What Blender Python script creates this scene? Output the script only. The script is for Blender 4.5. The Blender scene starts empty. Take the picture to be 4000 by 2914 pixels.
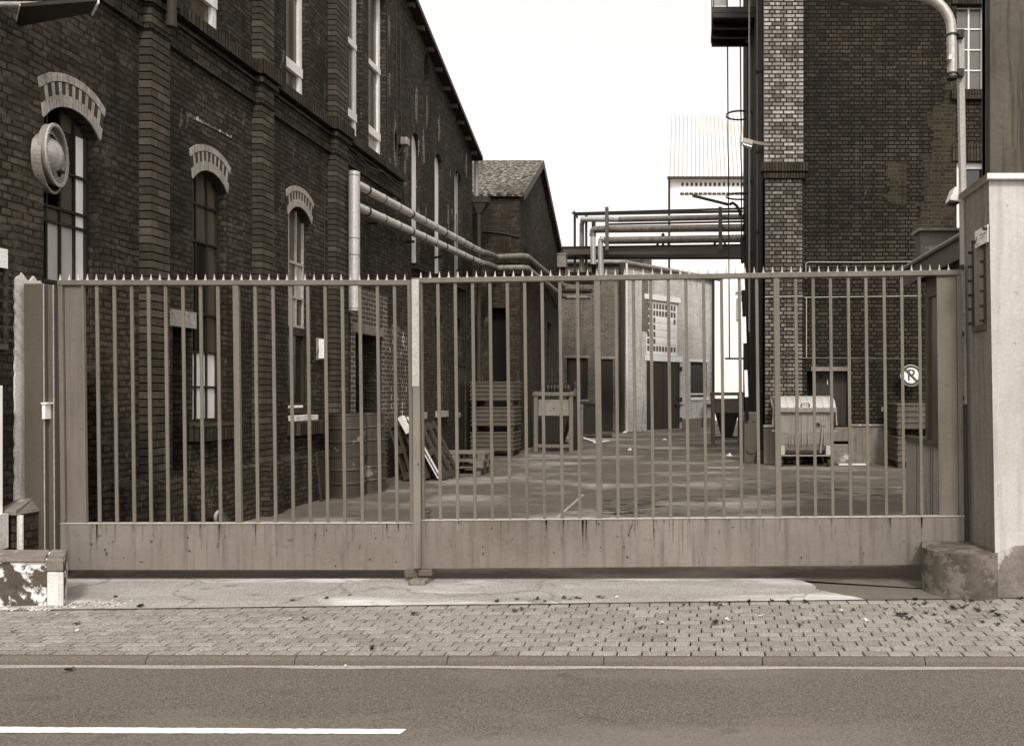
import bpy, math, random
from mathutils import Vector, Matrix
from mathutils.geometry import tessellate_polygon
random.seed(7)
R = math.radians
sc = bpy.context.scene
col = sc.collection

# ------------------------------------------------------------ camera
EYE, F, U0, V0 = 1.6, 3000.0, 2700.0, 1535.0      # eye height, focal length and principal point (4000 px wide frame)
cam = bpy.data.cameras.new('camera'); co = bpy.data.objects.new('camera', cam); col.objects.link(co)
cam.sensor_width = 36.0; cam.lens = 27.0
cam.shift_x = -0.175; cam.shift_y = 0.0195
cam.clip_start = 0.05; cam.clip_end = 2000
co.location = (0, 0, EYE); co.rotation_euler = (R(90), 0, 0)
sc.camera = co

# ------------------------------------------------------------ sky, sun, exposure
SUN_EL, SUN_AZ = 46.0, 164.0        # azimuth clockwise from the view direction: behind the camera, to the right
w = bpy.data.worlds.new("World"); sc.world = w; w.use_nodes = True
nt = w.node_tree; nt.nodes.clear()
sky = nt.nodes.new('ShaderNodeTexSky'); sky.sky_type = 'NISHITA'; sky.sun_disc = False
sky.sun_elevation = R(SUN_EL); sky.sun_rotation = R(SUN_AZ)
sky.air_density = 1.6; sky.dust_density = 6.0; sky.ozone_density = 1.0
bw = nt.nodes.new('ShaderNodeRGBToBW')
pw = nt.nodes.new('ShaderNodeMath'); pw.operation = 'POWER'; pw.inputs[1].default_value = 0.45
ml = nt.nodes.new('ShaderNodeMath'); ml.operation = 'MULTIPLY'; ml.inputs[1].default_value = 3.6
cmb = nt.nodes.new('ShaderNodeVectorMath'); cmb.operation = 'SCALE'; cmb.inputs[0].default_value = (1.0, 0.995, 0.975)
bg = nt.nodes.new('ShaderNodeBackground'); bg.inputs['Strength'].default_value = 0.13
ow = nt.nodes.new('ShaderNodeOutputWorld')
L = nt.links.new
L(sky.outputs[0], bw.inputs[0]); L(bw.outputs[0], pw.inputs[0]); L(pw.outputs[0], ml.inputs[0])
L(ml.outputs[0], cmb.inputs['Scale']); L(cmb.outputs[0], bg.inputs['Color']); L(bg.outputs[0], ow.inputs['Surface'])
sun = bpy.data.lights.new('sun', 'SUN'); so = bpy.data.objects.new('sun', sun); col.objects.link(so)
sun.energy = 1.5; sun.angle = R(7); sun.color = (1.0, 0.98, 0.94)
az, el = R(SUN_AZ), R(SUN_EL)
sdir = Vector((math.sin(az) * math.cos(el), math.cos(az) * math.cos(el), math.sin(el)))
so.rotation_euler = sdir.to_track_quat('Z', 'Y').to_euler()
so.location = sdir * 50
sc.view_settings.view_transform = 'Standard'; sc.view_settings.look = 'None'
sc.view_settings.exposure = 0.55; sc.view_settings.gamma = 1.0
sc.render.engine = 'CYCLES'
sc.cycles.max_bounces = 6

# ------------------------------------------------------------ measuring helpers
def P(u, v, Y): return Vector(((u - U0) / F * Y, Y, EYE - (v - V0) / F * Y))
def XU(u, Y): return (u - U0) / F * Y
def ZV(v, Y): return EYE - (v - V0) / F * Y
def YX(u, X): return X * F / (u - U0)             # depth at which the plane x = X is met
def PL(u, v, A, B):                               # point on the vertical plane through plan points A, B
    k = (u - U0) / F
    dx, dy = B[0] - A[0], B[1] - A[1]
    t = (k * A[1] - A[0]) / (dx - k * dy)
    Y = A[1] + t * dy
    return Vector((k * Y, Y, ZV(v, Y)))

# ------------------------------------------------------------ materials
def tone(v):
    v = v * min(1.0, (v / .6) ** .27)
    t = max(0.0, min(1.0, (math.log(max(v, .005)) - math.log(.03)) / (math.log(.6) - math.log(.03))))
    t = t ** 1.05
    return (v * (1.31 - .26 * t), v * (1.0 - .01 * t), v * (0.66 + .28 * t), 1)

class NB:
    def __init__(s, name):
        s.m = bpy.data.materials.new(name); s.m.use_nodes = True
        s.t = s.m.node_tree; s.b = s.t.nodes['Principled BSDF']; s.L = s.t.links.new
    def n(s, typ, **kw):
        nd = s.t.nodes.new(typ)
        for k, v in kw.items(): setattr(nd, k, v)
        return nd
    def coord(s, kind='Object', scale=(1, 1, 1)):
        tc = s.n('ShaderNodeTexCoord'); mp = s.n('ShaderNodeMapping'); mp.inputs['Scale'].default_value = scale
        if kind == 'World':
            g = s.n('ShaderNodeNewGeometry'); s.L(g.outputs['Position'], mp.inputs[0])
        else: s.L(tc.outputs[kind], mp.inputs[0])
        return mp.outputs[0]
    def noise(s, vec, scale, detail=4, rough=.6):
        nd = s.n('ShaderNodeTexNoise'); nd.inputs['Scale'].default_value = scale
        nd.inputs['Detail'].default_value = detail; nd.inputs['Roughness'].default_value = rough
        s.L(vec, nd.inputs['Vector']); return nd.outputs['Fac']
    def ramp(s, fac, stops):
        r = s.n('ShaderNodeValToRGB'); e = r.color_ramp.elements
        while len(e) < len(stops): e.new(0.5)
        for i, (p, c) in enumerate(stops):
            e[i].position = p; e[i].color = c if isinstance(c, tuple) else (c, c, c, 1)
        s.L(fac, r.inputs[0]); return r.outputs[0]
    def mix(s, fac, a, b, mode='MIX'):
        x = s.n('ShaderNodeMix', data_type='RGBA', blend_type=mode)
        for sock, val in ((0, fac), (6, a), (7, b)):
            if isinstance(val, (int, float)): x.inputs[sock].default_value = val
            elif isinstance(val, tuple): x.inputs[sock].default_value = val
            else: s.L(val, x.inputs[sock])
        return x.outputs[2]
    def bump(s, h, strength=.3, dist=.01, prev=None):
        bn = s.n('ShaderNodeBump'); bn.inputs['Strength'].default_value = strength
        bn.inputs['Distance'].default_value = dist; s.L(h, bn.inputs['Height'])
        if prev is not None: s.L(prev, bn.inputs['Normal'])
        return bn.outputs[0]
    def done(s, color, rough=.85, metal=0, normal=None, spec=.3):
        if isinstance(color, tuple): s.b.inputs['Base Color'].default_value = color
        else: s.L(color, s.b.inputs['Base Color'])
        if isinstance(rough, (int, float)): s.b.inputs['Roughness'].default_value = rough
        else: s.L(rough, s.b.inputs['Roughness'])
        s.b.inputs['Metallic'].default_value = metal
        s.b.inputs['Specular IOR Level'].default_value = spec
        if normal is not None: s.L(normal, s.b.inputs['Normal'])
        return s.m

def m_plain(name, v, var=.25, scale=2.5, rough=.8, metal=0, streak=0.0, spots=0.0, bump=.15, bscale=80, spec=.3, patch=None, stretch=(1, 1, 1), grain=.55):
    """painted metal, concrete, timber: mottled tone, optional vertical run-off streaks and rust spots"""
    b = NB(name); c = b.coord('World', stretch)
    n1 = b.noise(c, scale, 6, .65)
    colr = b.mix(b.ramp(n1, [(.3, 0.0), (.7, 1.0)]), tone(v * (1 - var)), tone(v * (1 + var)))
    fine = b.noise(c, 45, 3, .6)
    colr = b.mix(grain, colr, b.mix(b.ramp(fine, [(.35, .0), (.65, 1.0)]), tone(v * .78), tone(v * 1.25)))
    if streak:
        s1 = b.noise(b.coord('World', (11, 11, .5)), 1.3, 5, .7)
        colr = b.mix(b.ramp(s1, [(.50, 0.0), (.66, streak)]), colr, tone(v * .38))
    if spots:
        s2 = b.noise(b.coord('World', (9, 9, 7)), 1.4, 3, .7)
        colr = b.mix(b.ramp(s2, [(.66, 0.0), (.74, spots)]), colr, tone(v * .2))
    if patch:
        s3 = b.noise(c, patch[0], 6, .72)
        colr = b.mix(b.ramp(s3, [(patch[1], 0.0), (patch[1] + .05, 1.0)]), colr, tone(patch[2]))
    return b.done(colr, rough, metal, b.bump(b.noise(c, bscale, 4), bump, .004), spec)

def m_brick(name, c1, c2, mo, bw=.26, bh=.087, ms=.011, squash=1.0, sqf=2, soot=.5, chalk=0.0, chalkv=.5, bumps=.6, wob=.006, bias=-.15, off=.5, chalkline=False, fades=.25, blobs=0.0):
    b = NB(name); uv = b.coord('UV')
    dn = b.n('ShaderNodeTexNoise'); dn.inputs['Scale'].default_value = 5.0; dn.inputs['Detail'].default_value = 5
    b.L(uv, dn.inputs['Vector'])
    sub = b.n('ShaderNodeVectorMath', operation='SUBTRACT'); b.L(dn.outputs['Color'], sub.inputs[0]); sub.inputs[1].default_value = (.5, .5, .5)
    scl = b.n('ShaderNodeVectorMath', operation='SCALE'); b.L(sub.outputs[0], scl.inputs[0]); scl.inputs['Scale'].default_value = wob * 4
    add = b.n('ShaderNodeVectorMath', operation='ADD'); b.L(uv, add.inputs[0]); b.L(scl.outputs[0], add.inputs[1])
    br = b.n('ShaderNodeTexBrick'); b.L(add.outputs[0], br.inputs['Vector'])
    br.inputs['Scale'].default_value = 1; br.inputs['Brick Width'].default_value = bw; br.inputs['Row Height'].default_value = bh
    br.inputs['Mortar Size'].default_value = ms; br.inputs['Mortar Smooth'].default_value = .25; br.inputs['Bias'].default_value = bias
    br.offset = off; br.squash = squash; br.squash_frequency = sqf; br.offset_frequency = 2
    br.inputs['Color1'].default_value = tone(c1); br.inputs['Color2'].default_value = tone(c2); br.inputs['Mortar'].default_value = tone(mo)
    fade = b.noise(b.coord('World'), 3.2, 5, .7)
    colr = b.mix(b.ramp(fade, [(.42, 0.0), (.66, fades)]), br.outputs['Color'], tone((c1 + c2) * .42))
    br2 = b.noise(b.coord('UV', (1 / bw * .9, 1 / bh * .9, 1)), .9, 1, .5)
    colr = b.mix(b.ramp(br2, [(.55, 0.0), (.72, blobs)]), colr, tone(c1 * 1.35), 'LIGHTEN')
    big = b.noise(b.coord('World'), .55, 6, .65)
    colr = b.mix(b.ramp(big, [(.3, soot), (.68, 0.0)]), colr, tone(c2 * .42))
    run = b.noise(b.coord('World', (5, 5, .35)), 1.2, 5, .7)
    colr = b.mix(b.ramp(run, [(.53, 0.0), (.70, .65)]), colr, tone(c2 * .45))
    colr = b.mix(b.ramp(run, [(.22, .45), (.36, 0.0)]), colr, tone(c1 * 1.5))
    fine = b.noise(b.coord('World'), 22, 5, .7)
    colr = b.mix(b.ramp(fine, [(.25, .55), (.6, 0.0)]), colr, tone(c2 * .4), 'MIX')
    colr = b.mix(b.ramp(fine, [(.62, 0.0), (.78, .5)]), colr, tone(c1 * 1.7))
    if chalk:
        cn = b.noise(b.coord('World', (5, 5, 1.4)), 1.3, 8, .78)
        f = b.ramp(cn, [(.68 - chalk * .2, 0.0), (.76 - chalk * .2, .85)])
        if chalkline:
            mm = b.n('ShaderNodeMath', operation='MULTIPLY'); b.L(f, mm.inputs[0]); b.L(br.outputs['Fac'], mm.inputs[1]); f = mm.outputs[0]
        colr = b.mix(f, colr, tone(chalkv))
    inv = b.n('ShaderNodeMath', operation='SUBTRACT'); inv.inputs[0].default_value = 1.0; b.L(br.outputs['Fac'], inv.inputs[1])
    nrm = b.bump(inv.outputs[0], bumps, .012)
    nrm = b.bump(fine, .5, .012, nrm)
    return b.done(colr, .92, 0, nrm, .15)

def m_glass(name, v, rough=.12):
    b = NB(name); n = b.noise(b.coord('World'), 1.2, 3)
    c = b.mix(n, tone(v * .7), tone(v * 1.35))
    return b.done(c, rough, 0, b.bump(b.noise(b.coord('World'), 6, 2), .12, .02), .6)

M = {}
M['hall_brick'] = m_brick('soot blackened brick', .135, .050, .034, fades=.7, blobs=.55, bw=.20, bh=.064, ms=.009, squash=.5, soot=.75, chalk=.40, chalkv=.24, wob=.014, bumps=1.0)
M['pil_brick'] = m_brick('dark engineering brick', .125, .045, .012, bw=.235, bh=.0845, ms=.010, soot=.5, chalk=.12, chalkv=.25, wob=.003)
M['infill_brick'] = m_brick('infill brick with pale mortar', .16, .10, .42, bw=.22, bh=.082, ms=.010, soot=.35, chalk=.3, chalkv=.5)
M['pil_a'] = m_plain('dark pilaster brick', .062, .4, 7, .85, streak=.4, bump=.6, bscale=60)
M['pil_b'] = m_plain('brown pilaster brick', .075, .4, 7, .85, streak=.4, bump=.6, bscale=60)
M['pil_c'] = m_plain('pale pilaster brick', .105, .4, 7, .85, streak=.4, bump=.6, bscale=60)
M['chalk_brick'] = m_brick('brick crusted with white salts', .11, .06, .20, bw=.11, bh=.082, ms=.017, soot=.3, chalk=.75, chalkv=.75, chalkline=True, wob=.012)
M['tower_brick'] = m_brick('rough dark tower brick', .105, .034, .010, bw=.262, bh=.091, ms=.016, squash=.5, soot=.75, chalk=.1, chalkv=.28, wob=.006, bias=-.2)
M['tower_patch'] = m_brick('repaired brick with pale joints', .085, .040, .11, bw=.262, bh=.091, ms=.012, squash=.5, soot=.45, chalk=.2, chalkv=.3, wob=.006)
M['pier_brick'] = m_brick('pale pier brick', .52, .16, .008, fades=0.0, bw=.262, bh=.091, ms=.016, squash=.5, soot=.22, chalk=.05, chalkv=.65, bias=.0, wob=.003)
M['pier_low'] = m_brick('pier brick with painted shade', .34, .09, .008, fades=.1, bw=.262, bh=.091, ms=.016, squash=.5, soot=.6, wob=.003, bias=-.1)  # darker copy of the pier brick, paints the shade below the ledge
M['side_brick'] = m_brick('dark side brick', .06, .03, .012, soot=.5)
M['gable_brick'] = m_brick('old gable brick with plaster remains', .12, .05, .07, bw=.25, bh=.082, ms=.011, soot=.6, chalk=.5, chalkv=.16)
M['rear_brick'] = m_brick('grey brick of the rear building', .24, .16, .34, bw=.25, bh=.095, ms=.011, soot=.25)
M['rear_sunlit'] = m_brick('grey wing brick with painted sun glare', .66, .50, .78, bw=.25, bh=.095, ms=.011, soot=.2)  # paler copy of the rear brick, sun glare painted into the tone
M['white_brick'] = m_plain('whitewashed wall', .92, .03, 2, .9, spots=.15, grain=.1)
M['soldier'] = m_brick('upright soldier bricks', .11, .05, .010, bw=.068, bh=.30, ms=.009, soot=.4, off=0, wob=.002)
M['arch_light'] = m_plain('pale arch brick', .33, .5, 9, .85, streak=.5, spots=.6)
M['arch_dark'] = m_plain('dark arch brick', .06, .3, 9, .8)
M['gate'] = m_plain('grey gate paint', .175, .18, 1.5, .55, streak=.3, spots=.5, bump=.05, spec=.4, grain=.25)
M['gate_panel'] = m_plain('stained grey gate sheet', .205, .26, .75, .55, streak=.5, spots=.9, bump=.06, spec=.4, grain=.2)
M['salt'] = m_brick('salt bloom on brick', .20, .10, .34, bw=.20, bh=.064, ms=.016, fades=.6, soot=.4, chalk=.5, chalkv=.5)
M['rust_run'] = m_plain('brown rust runs', .165, .3, 3, .8)
M['gate_bare'] = m_plain('pale primer on the gate stile', .42, .15, 2, .5, spots=.5, spec=.4)
M['post'] = m_plain('dull brown grey post paint', .125, .10, 1.3, .55, spots=.3, spec=.35, grain=.25)
M['dark_steel'] = m_plain('dark steel', .035, .3, 4, .6, spec=.4)
M['rust'] = m_plain('rusty steel', .07, .4, 6, .8, streak=.4)
M['black'] = m_plain('black void', .008, .3, 3, .9)
M['galv'] = m_plain('galvanised sheet', .30, .28, 5, .45, metal=.25, streak=.35, spec=.5)
M['pipe'] = m_plain('pipe lagging sheet', .52, .18, 3, .38, metal=.35, streak=.25, spec=.5)
M['pipe_dull'] = m_plain('dull pipe cladding', .24, .35, 4, .45, metal=.2, streak=.7, spec=.5)
M['lamp_tube'] = m_plain('pale lamp tube', .46, .12, 3, .42, metal=.3, spec=.5)
M['white_paint'] = m_plain('white window paint', .78, .08, 4, .6, bump=.05)
M['flaky_paint'] = m_plain('flaking pale paint', .40, .25, 14, .8, spots=.7)
M['dark_paint'] = m_plain('dark brown paint', .055, .25, 3, .6, streak=.3)
M['door_paint'] = m_plain('dark door paint', .040, .25, 2.5, .55, streak=.35, spec=.4)
M['wood_panel'] = m_plain('grey weathered boards', .40, .2, 2.2, .7, streak=.6)
M['wood'] = m_plain('weathered timber', .20, .3, 6, .85, streak=.4)
M['wood_light'] = m_plain('fresh pale timber', .66, .15, 8, .8)
M['wood_dark'] = m_plain('old dark timber', .075, .3, 6, .85)
M['crate_steel'] = m_plain('brown box steel', .115, .2, 4, .6, streak=.3, spots=.4, spec=.4)
M['drum'] = m_plain('dirty drum steel', .060, .6, 3, .40, metal=.0, streak=.5, spots=.7, patch=(2.6, .60, .22), spec=.7)
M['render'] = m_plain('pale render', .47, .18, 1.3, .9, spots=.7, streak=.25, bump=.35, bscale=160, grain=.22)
M['render_side'] = m_plain('render with painted shade and run-off', .26, .12, 1.5, .9, streak=.5, bump=.4, bscale=120)  # darker copy of the render, shade of the left face painted in
M['stone'] = m_plain('rough cast concrete', .21, .5, 3.5, .95, spots=.7, bump=.9, bscale=45, patch=(3.2, .58, .46), grain=.45)
M['bumper'] = m_plain('blotchy wet concrete', .115, .55, 4, .9, spots=.6, streak=.4, bump=.8, bscale=45, patch=(6.0, .50, .19), grain=.4)
M['rubble'] = m_plain('lime render falling off dark stone', .10, .5, 6, .95, bump=.8, bscale=30, patch=(3.1, .49, .80))
M['strip'] = m_plain('blotchy white limewash', .62, .25, 7, .95, streak=.5, spots=.6, bump=.6, bscale=60)
M['cap'] = m_plain('white sheet cap', .70, .04, 3, .6)
M['corten'] = m_plain('streaked brown board', .11, .35, 2.0, .75, streak=.9, spots=.9, grain=.35)
M['slate'] = m_plain('roof slates', .085, .4, 5, .8)
M['white'] = m_plain('white enamel', .82, .03, 3, .4, bump=.02, spec=.5)
M['sign_grey'] = m_plain('sign ring enamel', .10, .05, 3, .4, bump=.02, spec=.5)
M['conc_dark'] = m_plain('grimy concrete', .22, .35, 3, .95, streak=.5, bump=.4, bscale=50)
M['glass_dark'] = m_glass('dark window glass', .035)
M['glass_mid'] = m_glass('grey reflecting glass', .11, .2)
M['glass_pale'] = m_glass('pale frosted glass', .42, .35)
M['glass_white'] = m_glass('white coated panes and painted sky glare', .80, .5)  # white panes; in the slit windows it paints reflected sky
M['leaf_dark'] = m_plain('dry dark leaf', .035, .4, 20, .8)
M['leaf_light'] = m_plain('dry pale leaf', .55, .25, 20, .8)

def m_slates():
    b = NB('slates with pale broken edges'); uv = b.coord('UV')
    br = b.n('ShaderNodeTexBrick'); b.L(uv, br.inputs['Vector']); br.inputs['Scale'].default_value = 1
    br.inputs['Brick Width'].default_value = .24; br.inputs['Row Height'].default_value = .22; br.inputs['Mortar Size'].default_value = .018
    br.inputs['Color1'].default_value = tone(.10); br.inputs['Color2'].default_value = tone(.06); br.inputs['Mortar'].default_value = tone(.025)
    wv = b.noise(b.coord('UV', (5, 9, 1)), 1.5, 4, .7); big = b.noise(b.coord('World'), .5, 2)
    mm = b.n('ShaderNodeMath', operation='MULTIPLY'); b.L(b.ramp(wv, [(.50, 0.0), (.57, 1.0)]), mm.inputs[0]); b.L(b.ramp(big, [(.3, 0.2), (.5, 1.0)]), mm.inputs[1])
    c = b.mix(mm.outputs[0], br.outputs['Color'], tone(.30))
    inv = b.n('ShaderNodeMath', operation='SUBTRACT'); inv.inputs[0].default_value = 1.0; b.L(br.outputs['Fac'], inv.inputs[1])
    return b.done(c, .8, 0, b.bump(inv.outputs[0], .6, .02), .3)
M['slates'] = m_slates()

def m_corr():
    b = NB('pale corrugated sheet'); tc = b.coord('World')
    wv = b.n('ShaderNodeTexWave'); wv.bands_direction = 'X'; wv.inputs['Scale'].default_value = .95; b.L(tc, wv.inputs['Vector'])
    wv.inputs['Distortion'].default_value = .15
    c = b.mix(b.ramp(wv.outputs['Fac'], [(.15, 1.0), (.60, 0.0)]), tone(.84), tone(.38))
    return b.done(c, .7, 0, b.bump(wv.outputs['Fac'], .4, .05), .2)
M['corrugated'] = m_corr()

def m_ground(name, v, lo, hi, scale, stains=0.0, stainv=.03, stretch=(1, 3, 1), light=None, cracks=0.0, grain=160, rough=.92, specks=0.0):
    b = NB(name); c = b.coord('World'); cs = b.coord('World', stretch)
    n1 = b.noise(cs, scale, 7, .62)
    colr = b.mix(b.ramp(n1, [(.32, 0.0), (.68, 1.0)]), tone(v * lo), tone(v * hi))
    g = b.noise(c, grain, 3, .7)
    colr = b.mix(.7, colr, b.mix(b.ramp(g, [(.36, 0.0), (.64, 1.0)]), tone(v * .45), tone(v * 1.75)))
    if specks:
        g2 = b.noise(c, 75, 2, .5)
        colr = b.mix(b.ramp(g2, [(.64, 0.0), (.70, specks)]), colr, tone(v * 2.6))
        colr = b.mix(b.ramp(g2, [(.30, specks), (.36, 0.0)]), colr, tone(v * .4))
    if light:
        ln = b.noise(cs, light[0], 6, .6)
        colr = b.mix(b.ramp(ln, [(light[1], 0.0), (light[1] + .18, 1.0)]), colr, tone(light[2]))
    if stains:
        sn = b.noise(b.coord('World', (1.2, 2.6, 1)), 1.6, 7, .7)
        colr = b.mix(b.ramp(sn, [(.60, 0.0), (.66, stains)]), colr, tone(stainv))
    if cracks:
        vo = b.n('ShaderNodeTexVoronoi', feature='DISTANCE_TO_EDGE'); vo.inputs['Scale'].default_value = .55
        dv = b.n('ShaderNodeVectorMath', operation='ADD'); nn = b.n('ShaderNodeTexNoise'); nn.inputs['Scale'].default_value = 1.5; nn.inputs['Detail'].default_value = 6
        b.L(c, nn.inputs['Vector']); b.L(c, dv.inputs[0]); b.L(nn.outputs['Color'], dv.inputs[1]); b.L(dv.outputs[0], vo.inputs['Vector'])
        colr = b.mix(b.ramp(vo.outputs['Distance'], [(.006, cracks), (.013, 0.0)]), colr, tone(stainv))
    nrm = b.bump(g, .35, .004); nrm = b.bump(n1, .25, .03, nrm)
    return b.done(colr, rough, 0, nrm, .25)
M['road'] = m_ground('asphalt road', .135, .50, 1.45, .45, stains=.35, stainv=.07, stretch=(.35, 1.3, 1), light=(.40, .48, .23), grain=110, specks=.45)
M['yard'] = m_ground('worn yard asphalt', .115, .40, 1.7, .9, stains=.75, stainv=.03, stretch=(.6, 1.0, 1), light=(.7, .50, .32), cracks=.2)
M['apron'] = m_ground('pale worn concrete apron', .30, .50, 1.4, 1.5, stains=.6, stainv=.13, stretch=(.7, 2.6, 1), light=(.9, .52, .66), cracks=.45, specks=.4)
M['apron_patch'] = m_ground('darker asphalt apron', .15, .85, 1.2, 1.6, stretch=(.8, 2, 1))
M['earth'] = m_ground('dark joint grit', .02, .7, 1.3, 3)
M['paver'] = m_ground('grey paving bricks', .255, .70, 1.25, 1.2, stains=.35, stainv=.12, grain=110, stretch=(1, 1.6, 1))
M['paver_b'] = m_ground('darker paving bricks', .225, .72, 1.25, 1.3, stains=.35, stainv=.10, grain=110)
M['paver_c'] = m_ground('lighter paving bricks', .28, .75, 1.2, 1.3, stains=.3, stainv=.12, grain=110)
M['kerb'] = m_ground('granite kerb', .14, .8, 1.2, 4, grain=200)
M['gutter'] = m_ground('cement strip', .29, .6, 1.4, 2.5, stretch=(.6, 3, 1), stains=.6, stainv=.14)
M['marking'] = m_plain('white road paint', .72, .12, 5, .7, bump=.1, spots=.35)

# ------------------------------------------------------------ mesh builder
class MB:
    def __init__(s): s.v = []; s.f = []; s.mi = []; s.sm = []; s.cur = 0
    def face(s, pts, smooth=False):
        i = len(s.v); s.v += [Vector(p) for p in pts]; s.f.append(tuple(range(i, i + len(pts)))); s.mi.append(s.cur); s.sm.append(smooth)
    def box(s, x0, x1, y0, y1, z0, z1):
        s.hexa([(x0, y0, z0), (x1, y0, z0), (x1, y1, z0), (x0, y1, z0), (x0, y0, z1), (x1, y0, z1), (x1, y1, z1), (x0, y1, z1)])
    def hexa(s, c):
        i = len(s.v); s.v += [Vector(p) for p in c]
        for q in ((0, 3, 2, 1), (4, 5, 6, 7), (0, 1, 5, 4), (1, 2, 6, 5), (2, 3, 7, 6), (3, 0, 4, 7)):
            s.f.append(tuple(i + k for k in q)); s.mi.append(s.cur); s.sm.append(False)
    def beam(s, p0, p1, w, h, up=(0, 0, 1)):
        p0, p1 = Vector(p0), Vector(p1); d = (p1 - p0).normalized(); up = Vector(up)
        side = d.cross(up).normalized(); upv = side.cross(d).normalized(); a, b = side * w / 2, upv * h / 2
        s.hexa([p0 - a - b, p0 + a - b, p1 + a - b, p1 - a - b, p0 - a + b, p0 + a + b, p1 + a + b, p1 - a + b])
    def tube(s, pts, r, n=16, caps=True, r2=None):
        pts = [Vector(p) for p in pts]; rings = []; ref = None
        for k, p in enumerate(pts):
            if k == 0: d = pts[1] - p
            elif k == len(pts) - 1: d = p - pts[k - 1]
            else: d = (pts[k + 1] - p).normalized() + (p - pts[k - 1]).normalized()
            d = d.normalized()
            if ref is None: ref = Vector((0, 0, 1)) if abs(d.z) < .9 else Vector((1, 0, 0))
            a = d.cross(ref).normalized(); b = a.cross(d).normalized(); ref = b
            rr = r if r2 is None else r + (r2 - r) * k / (len(pts) - 1)
            i = len(s.v); rings.append(i)
            s.v += [p + a * rr * math.cos(2 * math.pi * j / n) + b * rr * math.sin(2 * math.pi * j / n) for j in range(n)]
        for k in range(len(rings) - 1):
            for j in range(n):
                j2 = (j + 1) % n
                s.f.append((rings[k] + j, rings[k] + j2, rings[k + 1] + j2, rings[k + 1] + j)); s.mi.append(s.cur); s.sm.append(True)
        if caps:
            s.f.append(tuple(rings[0] + j for j in reversed(range(n)))); s.mi.append(s.cur); s.sm.append(False)
            s.f.append(tuple(rings[-1] + j for j in range(n))); s.mi.append(s.cur); s.sm.append(False)
    def lathe(s, c, prof, n=24, axis=(0, 0, 1)):
        c = Vector(c); ax = Vector(axis).normalized(); a = ax.orthogonal().normalized(); b = ax.cross(a); rings = []
        for (r, h) in prof:
            rings.append(len(s.v)); s.v += [c + ax * h + (a * math.cos(2 * math.pi * j / n) + b * math.sin(2 * math.pi * j / n)) * r for j in range(n)]
        for k in range(len(rings) - 1):
            for j in range(n):
                j2 = (j + 1) % n
                s.f.append((rings[k] + j, rings[k] + j2, rings[k + 1] + j2, rings[k + 1] + j)); s.mi.append(s.cur); s.sm.append(True)
        s.f.append(tuple(rings[0] + j for j in reversed(range(n)))); s.mi.append(s.cur); s.sm.append(False)
        s.f.append(tuple(rings[-1] + j for j in range(n))); s.mi.append(s.cur); s.sm.append(False)
    def panel(s, org, sd, nrm, outer, holes=(), thick=.2, back=True, hole_depth=None):
        """flat wall piece: outer and hole loops in (along, up) metres; real thickness behind the face"""
        org, sd, nrm = Vector(org), Vector(sd).normalized(), Vector(nrm).normalized(); up = Vector((0, 0, 1))
        loops = [outer] + list(holes)
        fl = [p for lp in loops for p in lp]
        tris = tessellate_polygon([[Vector((p[0], p[1], 0)) for p in lp] for lp in loops])
        to3 = lambda p, d=0.0: org + sd * p[0] + up * p[1] - nrm * d
        for d in ([0.0, thick] if back else [0.0]):
            for t in tris:
                q = [to3(fl[k], d) for k in t]
                nn = (q[1] - q[0]).cross(q[2] - q[0])
                if nn.length < 1e-9: continue
                if (nn.dot(nrm) < 0) == (d == 0.0): q.reverse()
                s.face(q)
        for li, lp in enumerate(loops):
            dd = thick if (li == 0 or hole_depth is None) else hole_depth
            for k in range(len(lp)):
                a, b = lp[k], lp[(k + 1) % len(lp)]
                s.face([to3(a), to3(b), to3(b, dd), to3(a, dd)])
    def build(s, name, mats, parent=None, bevel=0.0, uvmode='auto'):
        if not isinstance(mats, (list, tuple)): mats = [mats]
        off = Vector((0, 0, 0))
        if parent is not None:
            q = parent
            while q is not None: off += q.location; q = q.parent
        me = bpy.data.meshes.new(name)
        me.from_pydata([tuple(v - off) for v in s.v], [], s.f)
        for m in mats: me.materials.append(M[m] if isinstance(m, str) else m)
        me.polygons.foreach_set('material_index', s.mi); me.polygons.foreach_set('use_smooth', s.sm)
        uvl = me.uv_layers.new(name='UVMap')
        for p in me.polygons:
            n = p.normal
            if abs(n.z) > .75: tv = None
            else:
                tv = Vector((-n.y, n.x, 0)); tv = tv.normalized() if tv.length > 1e-6 else Vector((1, 0, 0))
                k = 1.0 / max(.3, math.sqrt(max(1e-6, 1 - n.z * n.z)))
            for li in p.loop_indices:
                co_ = s.v[me.loops[li].vertex_index]
                uvl.data[li].uv = (co_.x, co_.y) if tv is None else (co_.dot(tv), co_.z * k)
        me.update()
        if any(s.sm): me.set_sharp_from_angle(angle=R(38))
        o = bpy.data.objects.new(name, me); col.objects.link(o)
        if parent is not None: o.parent = parent
        if bevel:
            bv = o.modifiers.new('bevel', 'BEVEL'); bv.width = bevel; bv.segments = 2; bv.limit_method = 'ANGLE'; bv.angle_limit = R(40)
        return o

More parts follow.
